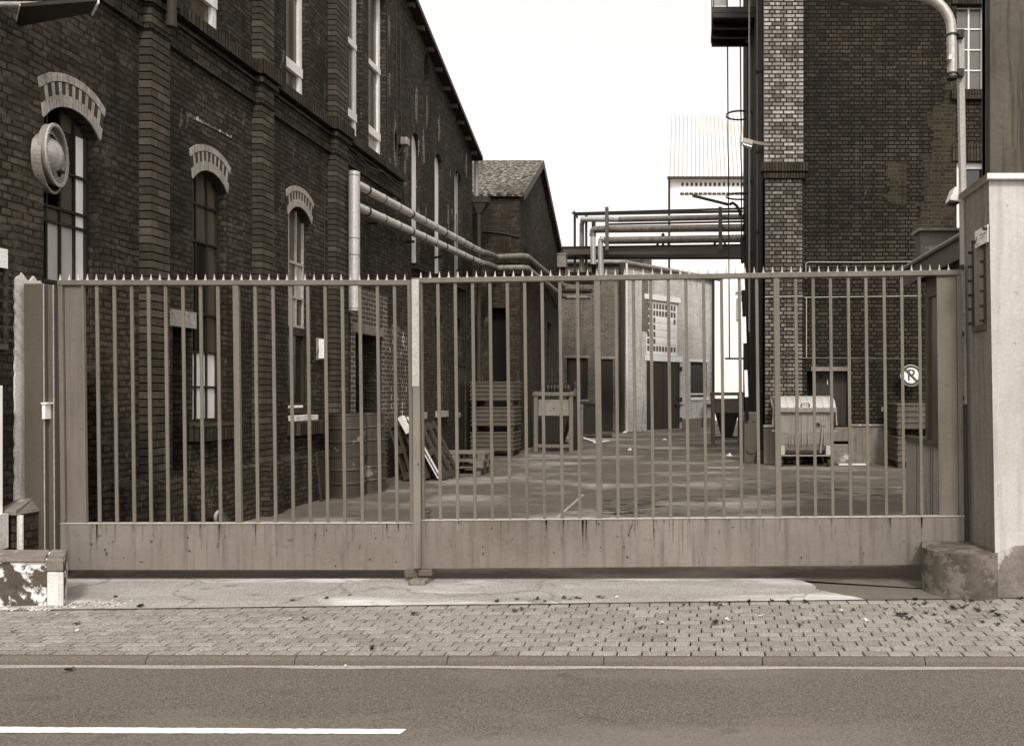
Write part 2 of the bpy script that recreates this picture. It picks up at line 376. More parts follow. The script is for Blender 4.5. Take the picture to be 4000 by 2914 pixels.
def tag(o, label=None, cat=None, group=None, kind=None):
    if label: o['label'] = label
    if cat: o['category'] = cat
    if group: o['group'] = group
    if kind: o['kind'] = kind
    return o
def thing(name, label, cat, loc=(0, 0, 0), group=None):
    o = bpy.data.objects.new(name, None); col.objects.link(o); o.location = loc; o.empty_display_size = .2
    return tag(o, label, cat, group)
def copy_tree(o, parent=None):
    c = o.copy(); col.objects.link(c); c.parent = parent
    for ch in list(o.children): copy_tree(ch, c)
    return c
def arch(s0, s1, t0, ts, ta, n=12):
    """opening outline with a segmental head"""
    hw, rise = (s1 - s0) / 2, ta - ts; rad = (hw * hw + rise * rise) / (2 * rise); c = (s0 + s1) / 2; tc = ta - rad
    a = math.asin(min(1, hw / rad)) if rise < hw else math.pi - math.asin(min(1, hw / rad))
    pts = [(s0, t0), (s1, t0)]
    for k in range(n + 1):
        t = a - 2 * a * k / n; pts.append((c + rad * math.sin(t), tc + rad * math.cos(t)))
    return pts, (c, tc, rad, a)
def rect(s0, s1, t0, t1): return [(s0, t0), (s1, t0), (s1, t1), (s0, t1)]
def text_mesh(name, body, size, parent, mat, loc, rot, depth=.004, align='CENTER'):
    cu = bpy.data.curves.new(name, 'FONT'); cu.body = body; cu.size = size; cu.extrude = depth; cu.align_x = align; cu.align_y = 'CENTER'
    tmp = bpy.data.objects.new('tmp', cu); col.objects.link(tmp)
    dg = bpy.context.evaluated_depsgraph_get(); me = bpy.data.meshes.new_from_object(tmp.evaluated_get(dg))
    bpy.data.objects.remove(tmp); me.materials.clear(); me.materials.append(M[mat]); me.name = name
    o = bpy.data.objects.new(name, me); col.objects.link(o)
    off = Vector((0, 0, 0)); q = parent
    while q is not None: off += q.location; q = q.parent
    o.parent = parent; o.location = Vector(loc) - off; o.rotation_euler = rot
    return o

# ============================================================ GROUND
g = MB(); g.face([(-500, -500, -.14), (500, -500, -.14), (500, 700, -.14), (-500, 700, -.14)])
tag(g.build('ground', 'yard'), kind='structure')
def ykerb(x): return 4.668 - .0055 * x            # back edge of the kerb
def yback(x): return max(5.60, 5.88 + .045 * x + (0 if x < 2.4 else -.0))    # back edge of the paving
g = MB()
g.face([(-80, -6, -.052), (80, -6, -.052), (80, ykerb(80) - .03, -.052), (-80, ykerb(-80) - .03, -.052)])
tag(g.build('road', 'road'), kind='structure')
g = MB(); n = 60; prev = None
for i in range(n + 1):                            # ragged cement strip along the kerb foot
    x = -9 + 18 * i / n; e = .038 + .012 * math.sin(i * 1.7) + .010 * random.random()
    cur = (Vector((x, ykerb(x) - .03 - e, -.050)), Vector((x, ykerb(x) - .03, -.044)))
    if prev: g.face([prev[0], cur[0], cur[1], prev[1]])
    prev = cur
tag(g.build('gutter', 'gutter'), kind='structure')
g = MB()
ml_, mr_ = P(-200, 2837, 4.5), 0
za = -.048
def on_road(u, v): Y = (EYE - za) * F / (v - V0); return (XU(u, Y), Y, za)
lo_, hi_ = [], []
for k in range(121):
    t_ = k / 120; lo_.append(on_road(-900 + (1562 + 900) * t_, 2857 + 8 * t_ + random.choice((0, 0, 0, -1.2, .6)))); hi_.append(on_road(-900 + (1588 + 900) * t_, 2832 + 14 * t_ + random.choice((0, 0, 0, 1.2, -.6))))
g.face(lo_ + list(reversed(hi_)))
tag(g.build('road_marking', 'marking'), kind='structure')
# kerb: rounded stones, each about a metre
g = MB(); joints = [573, 1155, 1750, 2360, 2977, 3608]; xs = [XU(u, 4.66) for u in joints]
st = xs[1] - xs[0]; xs = [xs[0] - st * k for k in range(9, 0, -1)] + xs + [xs[-1] + st * k for k in range(1, 8)]
for a, b in zip(xs[:-1], xs[1:]):
    a += .003; b -= .003
    prof = [(.02, -.10), (.02, -.003), (.0, .0), (-.014, -.001), (-.026, -.008), (-.034, -.020), (-.038, -.036), (-.038, -.10)]
    for k in range(len(prof) - 1):
        p, q = prof[k], prof[k + 1]
        g.face([(a, ykerb(a) + p[0], p[1]), (a, ykerb(a) + q[0], q[1]), (b, ykerb(b) + q[0], q[1]), (b, ykerb(b) + p[0], p[1])], True)
    for x in (a, b): g.face([(x, ykerb(x) + p[0], p[1]) for p in prof])
tag(g.build('kerb', 'kerb'), kind='structure')
# brick paving laid as real stones with open joints
g = MB(); g.cur = 0
rows = 13; pl = .1515
for r in range(rows):
    off_ = (r % 2) * pl / 2 + random.uniform(-.02, .02); x = -8.5 + off_
    while x < 6.2:
        x1 = x + pl
        def yy(xx, t): return ykerb(xx) + .022 + (yback(xx) - ykerb(xx) - .022) * t
        t0, t1 = (r + .0) / rows, (r + 1) / rows
        if r == 0: pass
        j = .0042 + random.uniform(0, .0022); h = random.uniform(-.0015, .0015); tx, ty = random.uniform(-.0012, .0012), random.uniform(-.0012, .0012)
        a, b = x + j, x1 - j; c = .004
        ya0, ya1, yb0, yb1 = yy(a, t0) + j * 1.7, yy(a, t1) - j * 1.7, yy(b, t0) + j * 1.7, yy(b, t1) - j * 1.7
        bot = [(a, ya0, -.03), (b, yb0, -.03), (b, yb1, -.03), (a, ya1, -.03)]
        mid = [(a, ya0, h - .003 - tx), (b, yb0, h - .003 + tx), (b, yb1, h - .003 + ty), (a, ya1, h - .003 - ty)]
        top = [(a + c, ya0 + c, h - tx), (b - c, yb0 + c, h + tx), (b - c, yb1 - c, h + ty), (a + c, ya1 - c, h - ty)]
        pm_ = random.choice((0, 0, 2, 3)); i = len(g.v); g.v += [Vector(p) for p in bot + mid + top]
        for lv in (0, 4):
            for k in range(4):
                g.f.append((i + lv + k, i + lv + (k + 1) % 4, i + lv + 4 + (k + 1) % 4, i + lv + 4 + k)); g.mi.append(pm_); g.sm.append(False)
        g.f.append((i + 8, i + 9, i + 10, i + 11)); g.mi.append(pm_); g.sm.append(False)
        x = x1
g.cur = 1
g.face([(-80, ykerb(-80) + .02, -.019), (80, ykerb(80) + .02, -.019), (80, 6.6, -.019), (-80, 6.6, -.019)])
tag(g.build('pavement', ['paver', 'earth', 'paver_b', 'paver_c']), kind='structure')
g = MB(); n = 40
g.face([(-9, yback(-9) + .002, -.004)] + [(-9 + 16 * k / n, yback(-9 + 16 * k / n) + .002, -.001) for k in range(1, n + 1)] + [(7, 70, -.001), (-9, 70, -.001)])
tag(g.build('yard', 'yard'), kind='structure')
# pale apron in front of the gate, ending in a ragged curve on the right
def onz(u, v, z): Y = (EYE - z) * F / (v - V0); return (XU(u, Y), Y, z)
g = MB(); pts = []
for k in range(41):
    x = -8.5 + (XU(3375, 5.99) + 8.5) * k / 40; pts.append((x, yback(x) + .006, .003))
curve = [(3390, 2334), (3340, 2329), (3290, 2323), (3240, 2312), (3215, 2305), (3190, 2300), (3186, 2291), (3170, 2280), (3130, 2268), (3090, 2262)]
cp = [onz(u + random.uniform(-5, 5), v + random.uniform(-1, 1), .003) for u, v in curve[1:]]
pts += cp + [(1.0, 6.62, .003), (-8.5, 6.62, .003)]
g.face(pts); tag(g.build('apron', 'apron'), kind='structure')
g = MB(); pts = []
for k in range(13):
    x = XU(3400, 5.99) + (3.2 - XU(3400, 5.99)) * k / 12; pts.append((x, yback(x) + .006, .0015))
pts += [(3.2, 6.5, .0015), (.9, 6.5, .0015)] + [(p[0] - .05, p[1], .0015) for p in reversed(cp)]
g.face(pts); tag(g.build('apron_patch', 'apron_patch'), kind='structure')
# painted line and a strip of setts in the yard
g = MB(); g.face([onz(2135, 2050, .0035), onz(2150, 2050, .0035), onz(2285, 1930, .0035), onz(2275, 1930, .0035)])
tag(g.build('yard_marking', 'gutter'), kind='structure')
g = MB()
for k in range(17):
    u = 2765 + k * 8.3; a = onz(u, 1829, .004); b = onz(u + 5.5, 1823, .004); g.face([a, (b[0], a[1], .004), (b[0], b[1], .004), (a[0], b[1], .004)])
tag(g.build('drain_setts', 'gutter'), kind='structure')

g = MB()
for k in range(150):
    if k < 95: u = random.gauss(2470, 75); v = random.uniform(1945, 2030); u -= (v - 1945) * .6
    else: u = random.uniform(2500, 3500); v = random.choice((1880, 1905, 1930, 1950)) + random.uniform(-10, 10)
    c_ = Vector(onz(u, v, .0025)); ln = random.uniform(.03, .16); wd = random.uniform(.006, .03); n_ = 9; pts = []
    for q in range(n_):
        t_ = 2 * math.pi * q / n_; pts.append(c_ + Vector((ln * math.cos(t_) * random.uniform(.6, 1.1), wd * math.sin(t_) * random.uniform(.5, 1.3), 0)))
    g.face(pts)
tag(g.build('yard_cracks', 'earth'), kind='structure')

# ============================================================ BRICK HALL (left)
LX = -5.70
hall = thing('brick_hall', 'long soot-blackened brick hall with arched windows and sloping verge, left of the yard', 'factory hall', (LX, 13, 0))
def yl(u, X=LX): return YX(u, X)
def hz(v, u, X=LX): return ZV(v, yl(u, X))
Y0, Y1 = 5.9, 20.0
def ztop(y): return 7.78 + (20.1 - y) * .35 if y > 10 else 7.78 + (20.1 - 10) * .35 - (10 - y) * .35
outer = [(Y0 + .002, -.1), (Y1 - .002, -.1), (Y1 - .002, ztop(Y1)), (10, ztop(10)), (Y0 + .002, ztop(Y0))]
W = []  # big arched windows: y0, y1, glass sill, spring, apex
W.append((6.76, 7.39, 2.59, 4.03, 4.21)); W.append((8.78, 9.42, 1.26, 4.05, 4.22)); W.append((10.86, 11.51, 1.25, 4.13, 4.30))
holes = []; arcs = []
lows = [.35, 1.26, 1.25]
for (a, b, s, sp, ap), lo in zip(W, lows):
    p, ar = arch(a, b, lo, sp, ap); holes.append(p); arcs.append(ar)
UPW = [(yl(745), yl(880)), (yl(1118), yl(1208)), (yl(1353), yl(1416)), (yl(1440), yl(1507))]
for a, b in UPW: holes.append(rect(a, b, 5.86, 8.95))
NW = [(yl(1608), yl(1643)), (yl(1698), yl(1729)), (yl(1775), yl(1804))]
for a, b in NW:
    p, _ = arch(a, b, 4.25, 6.72, 6.72 + (b - a) * .49, 14); holes.append(p)
    p, _ = arch(a, b, 1.2 if b < 18.2 else 2.45, 3.15, 3.15 + (b - a) * .49, 14); holes.append(p)
door_y = (yl(1386), yl(1490)); holes.append(rect(door_y[0], door_y[1], .02, 2.63))
holes.append(rect(8.44, 8.76, .72, 2.33))
holes.append(rect(yl(1788), yl(1821), .02, 2.26))
yo = 5.7 * F / (U0 - 1667)
oval = [(yo + .17 * math.cos(t * math.pi / 10), hz(286, 1667) + .40 * math.sin(t * math.pi / 10)) for t in range(20)]
holes.append(oval)
m = MB(); m.panel((LX, 0, 0), (0, 1, 0), (1, 0, 0), outer, holes, thick=.45, back=False, hole_depth=.40)
m.panel((0, Y0, 0), (1, 0, 0), (0, -1, 0), [(-16, -.1), (LX - .001, -.1), (LX - .001, ztop(Y0)), (-16, ztop(Y0))], thick=.4, back=False)
m.panel((0, Y1, 0), (1, 0, 0), (0, 1, 0), [(-16, -.1), (LX - .001, -.1), (LX - .001, ztop(Y1)), (-16, ztop(Y1))], thick=.4, back=False)
m.build('wall', 'hall_brick', hall)
# dark interior behind the open door recess
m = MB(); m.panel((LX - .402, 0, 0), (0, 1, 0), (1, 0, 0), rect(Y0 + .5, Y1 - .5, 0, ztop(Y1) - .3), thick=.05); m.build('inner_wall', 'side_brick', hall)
# pilasters
for (uf, ub) in ((592, 664), (1023, 1070), (1313, 1360)):
    XF = LX + .13; y0 = yl(uf, XF); y1 = yl(ub, XF)
    m = MB(); m.cur = 3; m.box(LX - .02, XF - .008, y0 + .008, y1 - .008, .0, 11.0)
    z = .02; q = 0
    while z < 10.9:
        cut = (.235, .118)[q % 2]; w_ = y1 - y0; ks = [0, cut * w_ / .35, w_]
        for a_, b_ in zip(ks[:-1], ks[1:]):
            m.cur = random.choice((0, 0, 1, 1, 2)); e = random.uniform(-.0015, .0025)
            m.box(LX - .01, XF + e, y0 + a_ + (.0 if a_ == 0 else .005), y0 + b_ - (0 if b_ == w_ else .005), z + random.uniform(0, .002), z + .0715)
        z += .0845; q += 1
    m.build('pilaster', ['pil_a', 'pil_b', 'pil_c', 'black'], hall)
    for (dx, za_, zb_) in ((.045, 5.62, 5.68), (.075, 5.72, 5.90), (.018, 5.36, 5.40)):
        m = MB(); m.box(LX - .02, XF + dx, y0 - dx, y1 + dx, za_, zb_); m.build('pilaster_band', 'soldier', hall)
# string course between the pilasters
segs = [(Y0, yl(592, LX + .13)), (yl(664, LX + .13), yl(1023, LX + .13)), (yl(1070, LX + .13), yl(1313, LX + .13)), (yl(1360, LX + .13), yl(1560))]
for k, (a, b) in enumerate(segs):
    m = MB(); m.box(LX - .02, LX + .13, a, b, 5.72, 5.858); m.build('soldier_course', 'soldier', hall)
    m = MB(); m.box(LX - .02, LX + .075, a, b, 5.63, 5.675); m.box(LX - .02, LX + .035, a, b, 5.40, 5.627); m.box(LX - .02, LX + .055, a, b, 5.365, 5.398)
    m.build('string_course', 'pil_brick', hall)
# plinth
m = MB(); a = 7.55
for (a, b, x) in ((7.55, 8.0, .14), (8.0, 8.28, .26), (8.28, 8.44, .14), (8.76, 9.95, .12), (9.95, 10.30, .24), (10.30, 12.05, .12), (12.05, 12.50, .22)):
    m.hexa([(LX, a, 0), (LX + x, a, 0), (LX + x, b, 0), (LX, b, 0), (LX, a, .72), (LX + x, a, .66), (LX + x, b, .66), (LX, b, .72)])
m.build('plinth', 'hall_brick', hall)

def arch_ring(ar, parent):
    """ring of upright voussoirs under a row of headers, following the segmental head"""
    c, tc, rad, a = ar; hw = rad * math.sin(a); m = MB()
    def pt(t, r):
        x = hw * 1.04 * t; z = tc + math.sqrt(max(0, rad * rad - min(hw, abs(x)) ** 2)) - max(0, abs(x) - hw) * .4
        return (c + x + .17 * t * r, z + r * (1 - .10 * (1 - t * t)))
    def seg(t0, t1, r0, r1, mi, d=.014):
        m.cur = mi; p = [pt(t0, r0), pt(t1, r0), pt(t1, r1), pt(t0, r1)]
        m.hexa([(LX - .002, q[0], q[1]) for q in p] + [(LX + d, q[0], q[1]) for q in p])
    n = 19
    for k in range(n):
        t0 = -1 + 2 * (k + .08) / n; t1 = -1 + 2 * (k + .92) / n
        if k % 2: seg(t0, t1, .0, .235, 0)
        else: seg(t0, t1, .0, .115, 0); seg(t0, t1, .122, .235, 1)
    n = 12
    for k in range(n): seg(-1 + 2 * (k + .05) / n, -1 + 2 * (k + .95) / n, .244, .325, 0, .018)
    return m.build('arch', ['arch_light', 'arch_dark'], parent)
back_zs = [3.30]
GL = ['glass_dark', 'glass_mid', 'glass_pale', 'glass_white']
def glazed(y0, y1, zb, sp, ap, cols, rows, tones, frame='dark_steel', X=LX - .12, bar=.016, parent=hall, cr=None, back_from=None):
    fr = MB(); p, _ = arch(y0, y1, zb, sp, ap)
    back, _ = arch(y0, y1, zb, sp, ap)
    m = MB(); m.cur = cr if cr is not None else 1
    if back_from is None: m.panel((X - .02, 0, 0), (0, 1, 0), (1, 0, 0), back, thick=.02)
    else:
        m.panel((X - .02, 0, 0), (0, 1, 0), (1, 0, 0), [p_ for p_ in back if p_[0] >= back_from] + [(back_from, ap - .003), (back_from, back_zs[0]), (y0, back_zs[0]), (y0, zb)], thick=.02)
    ys = [y0 + (y1 - y0) * t for t in cols]
    for r in range(len(rows) - 1):
        for k in range(len(ys) - 1):
            if tones[r][k] is None: continue
            m.cur = tones[r][k]; dx = random.uniform(-.002, .002)
            top = rows[r + 1]
            if r == len(rows) - 2: top = min(top, sp)
            m.hexa([(X - .018, ys[k], rows[r]), (X - .012 + dx, ys[k], rows[r]), (X - .012 - dx, ys[k + 1], rows[r]), (X - .018, ys[k + 1], rows[r]),
                    (X - .018, ys[k], top), (X - .012 + dx, ys[k], top), (X - .012 - dx, ys[k + 1], top), (X - .018, ys[k + 1], top)])
    for y in ys[1:-1]:
        zt = ap - .01 - (ap - sp) * abs((y - (y0 + y1) / 2) / ((y1 - y0) / 2)) ** 2
        fr.box(X - .012, X + .012, y - bar / 2, y + bar / 2, zb, zt)
    for y in (ys[0] + .012, ys[-1] - .012): fr.box(X - .012, X + .016, y - .014, y + .014, zb, sp)
    for z in rows[1:-1]: fr.box(X - .012, X + .018, y0, y1, z - bar * .7, z + bar * .7)
    fr.box(X - .012, X + .02, y0, y1, zb, zb + .035)
    f = fr.build('window', frame, parent)
    m.build('pane', GL, f)
    return f
for ar in arcs: arch_ring(ar, hall)
a, b, s, sp, ap = W[0]
glazed(a, b, s, sp, ap, [0, .26, .50, .76, 1], [s, 3.155, 3.29, 3.64, sp], [[1, 2, 2, 3], [3, 1, 1, 3], [None, None, 1, 3], [None, None, 0, 3]], back_from=a + .34)
m = MB(); m.panel((LX - .13, 0, 0), (0, 1, 0), (1, 0, 0), rect(a, b, .35, s), thick=.05); m.build('blocked_opening', 'hall_brick', hall)
a, b, s, sp, ap = W[1]
glazed(a, b, s, sp, ap, [0, .36, .68, 1], [s, 1.67, 2.08, 2.53, 3.38, 3.82, sp], [[3, 3, 3], [3, 3, 3], [0, 0, 1], [1, 0, 1], [1, 1, 1], [1, 1, 1]])
a, b, s, sp, ap = W[2]
glazed(a, b, 2.56, sp, ap, [0, .34, .67, 1], [2.56, 3.0, 3.5, sp], [[1, 2, 1], [1, 1, 2], [1, 1, 1]], frame='flaky_paint', bar=.028)
m = MB(); X = LX - .12
m.box(X - .02, X + .05, a, b, 2.44, 2.555); m.box(X - .02, X + .04, a, a + .07, 1.28, 2.44); m.box(X - .02, X + .04, b - .07, b, 1.28, 2.44); m.box(X - .02, X + .04, a + .07, b - .07, 1.30, 1.46)
f = m.build('casement', 'dark_paint', hall)
m = MB(); m.box(X - .02, X + .005, a + .07, b - .07, 1.46, 2.44); m.build('pane', 'glass_dark', f)
m = MB(); m.box(X + .04, X + .047, a + .09, b - .09, 1.385, 1.42); m.build('drip_rail', 'white_paint', f)
m = MB(); m.box(X - .05, LX + .10, a + .01, b + .02, 1.20, 1.275); m.build('white_sill', 'strip', f)
for (a, b, z0, z1, x) in ((8.72, 9.52, 1.05, 1.22, .16), (10.83, 11.66, 1.0, 1.18, .18)):
    m = MB(); m.hexa([(LX - .1, a, z0), (LX + x, a, z0), (LX + x, b, z0), (LX - .1, b, z0), (LX - .1, a, z1 + .04), (LX + x, a, z1), (LX + x, b, z1), (LX - .1, b, z1 + .04)])
    m.build('sill', 'soldier', hall)
# upper windows: white frames
for k, (a, b) in enumerate(UPW):
    X = LX - .14; d = b - a; m = MB(); fw = .085 if k else .09
    m.box(X - .03, X + .03, a, a + fw * .55, 5.87, 8.94); m.box(X - .03, X + .03, b - fw, b, 5.87, 8.94)
    m.box(X - .035, X + .045, a, b, 6.28, 6.42); m.box(X - .035, X + .045, a, b, 7.52, 7.62); m.box(X - .03, X + .03, a, b, 5.865, 5.93)
    if k == 1: m.box(X - .03, X + .025, a + .05, a + .12, 6.42, 8.9)
    f = m.build('window', 'white_paint', hall)
    m = MB(); m.cur = 1; m.box(X - .025, X - .01, a + .04, b - .07, 6.42, 8.94)
    m.cur = 1 if k != 3 else 2; m.box(X - .025, X - .012, a + .04, b - .07, 5.93, 6.28); m.build('pane', GL, f)
# narrow round-headed windows, upper and lower rows
for k, (a, b) in enumerate(NW):
    p, _ = arch(a, b, 4.25, 6.72, 6.72 + (b - a) * .49, 14)
    m = MB(); m.panel((LX - .10, 0, 0), (0, 1, 0), (1, 0, 0), p, thick=.03); m.build('slit_window', 'glass_white' if k < 2 else 'render', hall)  # pale fill paints the sky reflected in the glass
    p, _ = arch(a, b, 1.2 if b < 18.2 else 2.45, 3.15, 3.15 + (b - a) * .49, 14)
    m = MB(); m.panel((LX - .16, 0, 0), (0, 1, 0), (1, 0, 0), p, thick=.03); m.build('slit_window', 'glass_mid', hall)
    m = MB(); m.box(LX - .1, LX + .12, a - .05, b + .12, 4.13, 4.245); m.build('sill', 'soldier', hall)
    if b < 18.2: m = MB(); m.box(LX - .1, LX + .10, a + .05, b + .12, 1.06, 1.195); m.build('sill', 'arch_light', hall)
m = MB(); m.panel((LX - .3, 0, 0), (0, 1, 0), (1, 0, 0), rect(yo - .3, yo + .3, hz(286, 1667) - .5, hz(286, 1667) + .5), thick=.05); m.build('vent_backing', 'black', hall)
# entrance with infill brickwork
m = MB(); m.panel((LX + .012, 0, 0), (0, 1, 0), (1, 0, 0), rect(yl(1368), yl(1512), .0, hz(1122, 1400)), [rect(door_y[0], door_y[1], .001, 2.62)], thick=.014)
m.build('brick_infill', 'infill_brick', hall)
m = MB(); m.box(LX - .35, LX + .03, door_y[0] - .12, door_y[1] + .05, 2.632, 2.78); m.build('lintel', 'conc_dark', hall)
pts = []
for k in range(18): pts.append((yl(1513) + (yl(1592) - yl(1513)) * k / 17, .75 + random.uniform(-.06, .06)))
for k in range(18): pts.append((yl(1592) + random.uniform(-.04, .04), .75 + (2.83 - .75) * (k + .5) / 18))
for k in range(18): pts.append((yl(1592) - (yl(1592) - yl(1513)) * (k + .5) / 17.6, 2.85 + random.uniform(-.06, .06)))
m = MB(); m.panel((LX + .009, 0, 0), (0, 1, 0), (1, 0, 0), pts, thick=.012); m.build('salt_crust', 'chalk_brick', hall)
m = MB(); m.box(LX - .1, LX + .02, 8.36, 8.82, 2.335, 2.52); m.build('door_lintel', 'arch_light', hall)
m = MB(); m.box(LX - .30, LX - .26, 8.44, 8.76, .72, 2.33); m.build('side_door', 'black', hall)
m = MB(); a, b = yl(1788), yl(1821); m.box(LX - .08, LX - .03, a + .02, b - .02, .02, 2.24); d = m.build('side_door', 'door_paint', hall)
m = MB(); m.box(LX - .03, LX + .03, a + .12, a + .14, 1.0, 1.12); m.box(LX + .01, LX + .03, a + .06, a + .22, 1.05, 1.07); m.build('handle', 'galv', d)
# ragged patch of whitish mortar over bay two
m = MB(); pts = [(yl(726), hz(432, 726)), (yl(903), hz(530, 903)), (yl(903), hz(541, 903)), (yl(840), hz(508, 840)), (yl(760), hz(470, 760)), (yl(732), hz(462, 732)), (yl(728), hz(500, 728)), (yl(726), hz(500, 726))]
m.panel((LX + .008, 0, 0), (0, 1, 0), (1, 0, 0), pts, thick=.01); m.build('mortar_scar', 'chalk_brick', hall)
# white limewash strip and stepped stone foot at the street corner
m = MB(); pl_ = [(7.93 * .8143 + random.uniform(-.012, .012), .85 + .12 * k) for k in range(14)]
a0, a1 = yl(54), yl(95)
lp = [(a0 + random.uniform(-.007, .007), .66 + (2.50 - .66) * k / 40) for k in range(41)]; rp = [(a1 + random.uniform(-.009, .009), .66 + (2.46 - .66) * k / 40) for k in range(41)]
m.panel((LX + .014, 0, 0), (0, 1, 0), (1, 0, 0), list(reversed(lp)) + rp[:-1] + [(a1 + .06, 2.46), (a1 + .13, 2.45), (a1 + .19, 2.47), (a1 + .18, 2.53), (a1 + .15, 2.58), (a1 + .12, 2.57), (a1 + .08, 2.61), (a1 + .04, 2.56), (a1 + .01, 2.57), (a1 - .04, 2.62), (a0 + .06, 2.60), (a0 + .02, 2.58), (a0 + .0, 2.55)], thick=.02)
m.build('limewash_strip', 'strip', hall)
rs_ = random.Random(5)
for k in range(26):
    u = rs_.uniform(1515, 1835); y = yl(u); z = rs_.uniform(5.2, min(ztop(y) - .4, 10.2)); w_ = rs_.uniform(.02, .09); h_ = rs_.uniform(.08, .45); pts = []
    for q in range(12): t_ = q * math.pi / 6; pts.append((y + w_ * math.cos(t_) * rs_.uniform(.5, 1.2), z + h_ * math.sin(t_) * rs_.uniform(.5, 1.2)))
    m = MB(); m.panel((LX + .006, 0, 0), (0, 1, 0), (1, 0, 0), pts, thick=.008); m.build('salt_patch', 'salt', hall)
# roof slab with verge and purlin ends
m = MB(); VX = LX + .20
def slab(ya, yb, up_=0.0, th=.10, x0=-16.5, x1=VX):
    za_, zb_ = ztop(ya) + .02 + up_, ztop(yb) + .02 + up_
    m.hexa([(x0, ya, za_), (x1, ya, za_), (x1, yb, zb_), (x0, yb, zb_), (x0, ya, za_ + th), (x1, ya, za_ + th), (x1, yb, zb_ + th), (x0, yb, zb_ + th)])
slab(20.3, 10); slab(10, 5.6)
m.build('roof', 'dark_steel', hall)
y = 19.9
while y > 12:
    m = MB(); m.box(LX, VX - .05, y - .035, y + .035, ztop(y) - .09, ztop(y) + .005); m.build('purlin_end', 'wood_dark', hall); y -= .56
# cables on the hall wall
def cable(pts, r=.008, mat='dark_steel', parent=hall, name='cable'):
    m = MB(); m.tube(pts, r, 6); return m.build(name, mat, parent)
cable([(LX + .015, yl(1510), 8.8), (LX + .015, yl(1511), 6.2), (LX + .02, yl(1513), 5.9)])
cable([(LX + .015, yl(1543), 9.1), (LX + .02, yl(1546), 7.4), (LX + .015, yl(1547), 5.4)])
cable([(LX + .015, yl(1558), 9.1), (LX + .015, yl(1566), 6.1), (LX + .03, yl(1575), 5.2), (LX + .015, yl(1590), 5.0)])
cable([(LX + .10, yl(1372), 5.60), (LX + .11, yl(1420), 5.52), (LX + .12, yl(1470), 5.60), (LX + .11, yl(1520), 5.55), (LX + .10, yl(1556), 5.58)], .012)
cable([(LX + .08, yl(1362), 5.55), (LX + .10, yl(1410), 5.44), (LX + .10, yl(1460), 5.55), (LX + .09, yl(1500), 5.47)], .010)
cable([(LX + .02, 11.9, 4.6), (LX + .02, 11.88, 2.4), (LX + .04, 11.8, 2.1), (LX + .03, 11.75, 2.25)], .007)
cable([(LX + .02, 11.82, 2.38), (LX + .03, 11.6, 2.15), (LX + .02, 11.2, 2.18)], .005)
m = MB()
for k in range(9): pass

# things fixed to the hall
t = thing('meter_box', 'small white meter box on the dark wall beside the third arched window', 'meter box', (LX, 11.75, 2.2))
m = MB(); m.box(LX + .02, LX + .10, 11.70, 11.82, 2.12, 2.42); m.build('box', 'white', t, bevel=.01)
m = MB(); m.box(LX, LX + .02, 11.67, 11.84, 2.10, 2.44); m.build('backplate', 'galv', t)
t = thing('wall_lamp', 'small pale bulkhead lamp on the hall wall beside the first tall slit window', 'lamp', (LX, yl(1592), hz(556, 1592)))
y = yl(1590, LX + .12) - .10; z = ZV(556, y)
m = MB(); m.box(LX + .05, LX + .19, y - .08, y + .08, z - .07, z + .08); m.build('lamp_glass', 'galv', t, bevel=.02)
m = MB(); m.box(LX, LX + .05, y - .11, y + .05, z - .08, z + .09); m.beam((LX, y - .03, z - .25), (LX + .1, y - .03, z - .1), .03, .03); m.build('bracket', 'dark_steel', t)
# expanded-metal grille leaning at the plinth
t = thing('grille_panel', 'dark wire mesh panel standing against the hall plinth left of the drums', 'grille', (LX + .2, 11.65, 0))
m = MB()
for k in range(19): m.beam((LX + .23, 11.37 + k * .028, .02), (LX + .16, 11.37 + k * .028, .70), .005, .005)
for k in range(26): m.beam((LX + .232 - .0027 * k, 11.36, .02 + k * .027), (LX + .232 - .0027 * k, 11.89, .02 + k * .027), .005, .005)
m.build('mesh', 'rust', t)
m = MB()
for (a, b) in (((LX + .23, 11.35, 0), (LX + .16, 11.35, .72)), ((LX + .23, 11.90, 0), (LX + .16, 11.90, .72)), ((LX + .16, 11.35, .72), (LX + .16, 11.90, .72)), ((LX + .23, 11.35, .012), (LX + .23, 11.90, .012))): m.beam(a, b, .02, .02)
m.build('frame', 'rust', t)
# ventilator cowl in the first window
c = P(222, 608, 6.90); ax = Vector((.92, .39, .0)).normalized()
t = thing('ventilator_cowl', 'big round sheet-metal fan cowl sticking out of the first arched window', 'ventilator', tuple(c))
nn = 48; up_ = Vector((0, 0, 1)); a_ = up_.cross(ax).normalized(); b_ = ax.cross(a_)
def ring(r, h, dz=0.0): return [c + ax * h + Vector((0, 0, dz)) + (a_ * math.cos(2 * math.pi * j / nn) + b_ * math.sin(2 * math.pi * j / nn)) * r for j in range(nn)]
def skin(m, r0, r1):
    for j in range(nn): m.face([r0[j], r0[(j + 1) % nn], r1[(j + 1) % nn], r1[j]], True)
m = MB(); rs = [ring(.20, -.065), ring(.262, -.055), ring(.268, -.02), ring(.272, .0), ring(.258, .0), ring(.254, -.020), ring(.246, -.052), ring(.05, -.056)]
for k in range(len(rs) - 1): skin(m, rs[k], rs[k + 1])
m.build('cowl', 'galv', t)
m = MB(); rs = [ring(.248, -.004), ring(.278, -.004), ring(.278, .010), ring(.248, .010), ring(.248, -.004)]
for k in range(4): skin(m, rs[k], rs[k + 1])
for j in range(12):
    q = c + ax * .010 + (a_ * math.cos(j * math.pi / 6) + b_ * math.sin(j * math.pi / 6)) * .263; m.lathe(q, [(.008, 0), (.006, .007)], 8, ax)
m.build('rim', 'gate_bare', t)
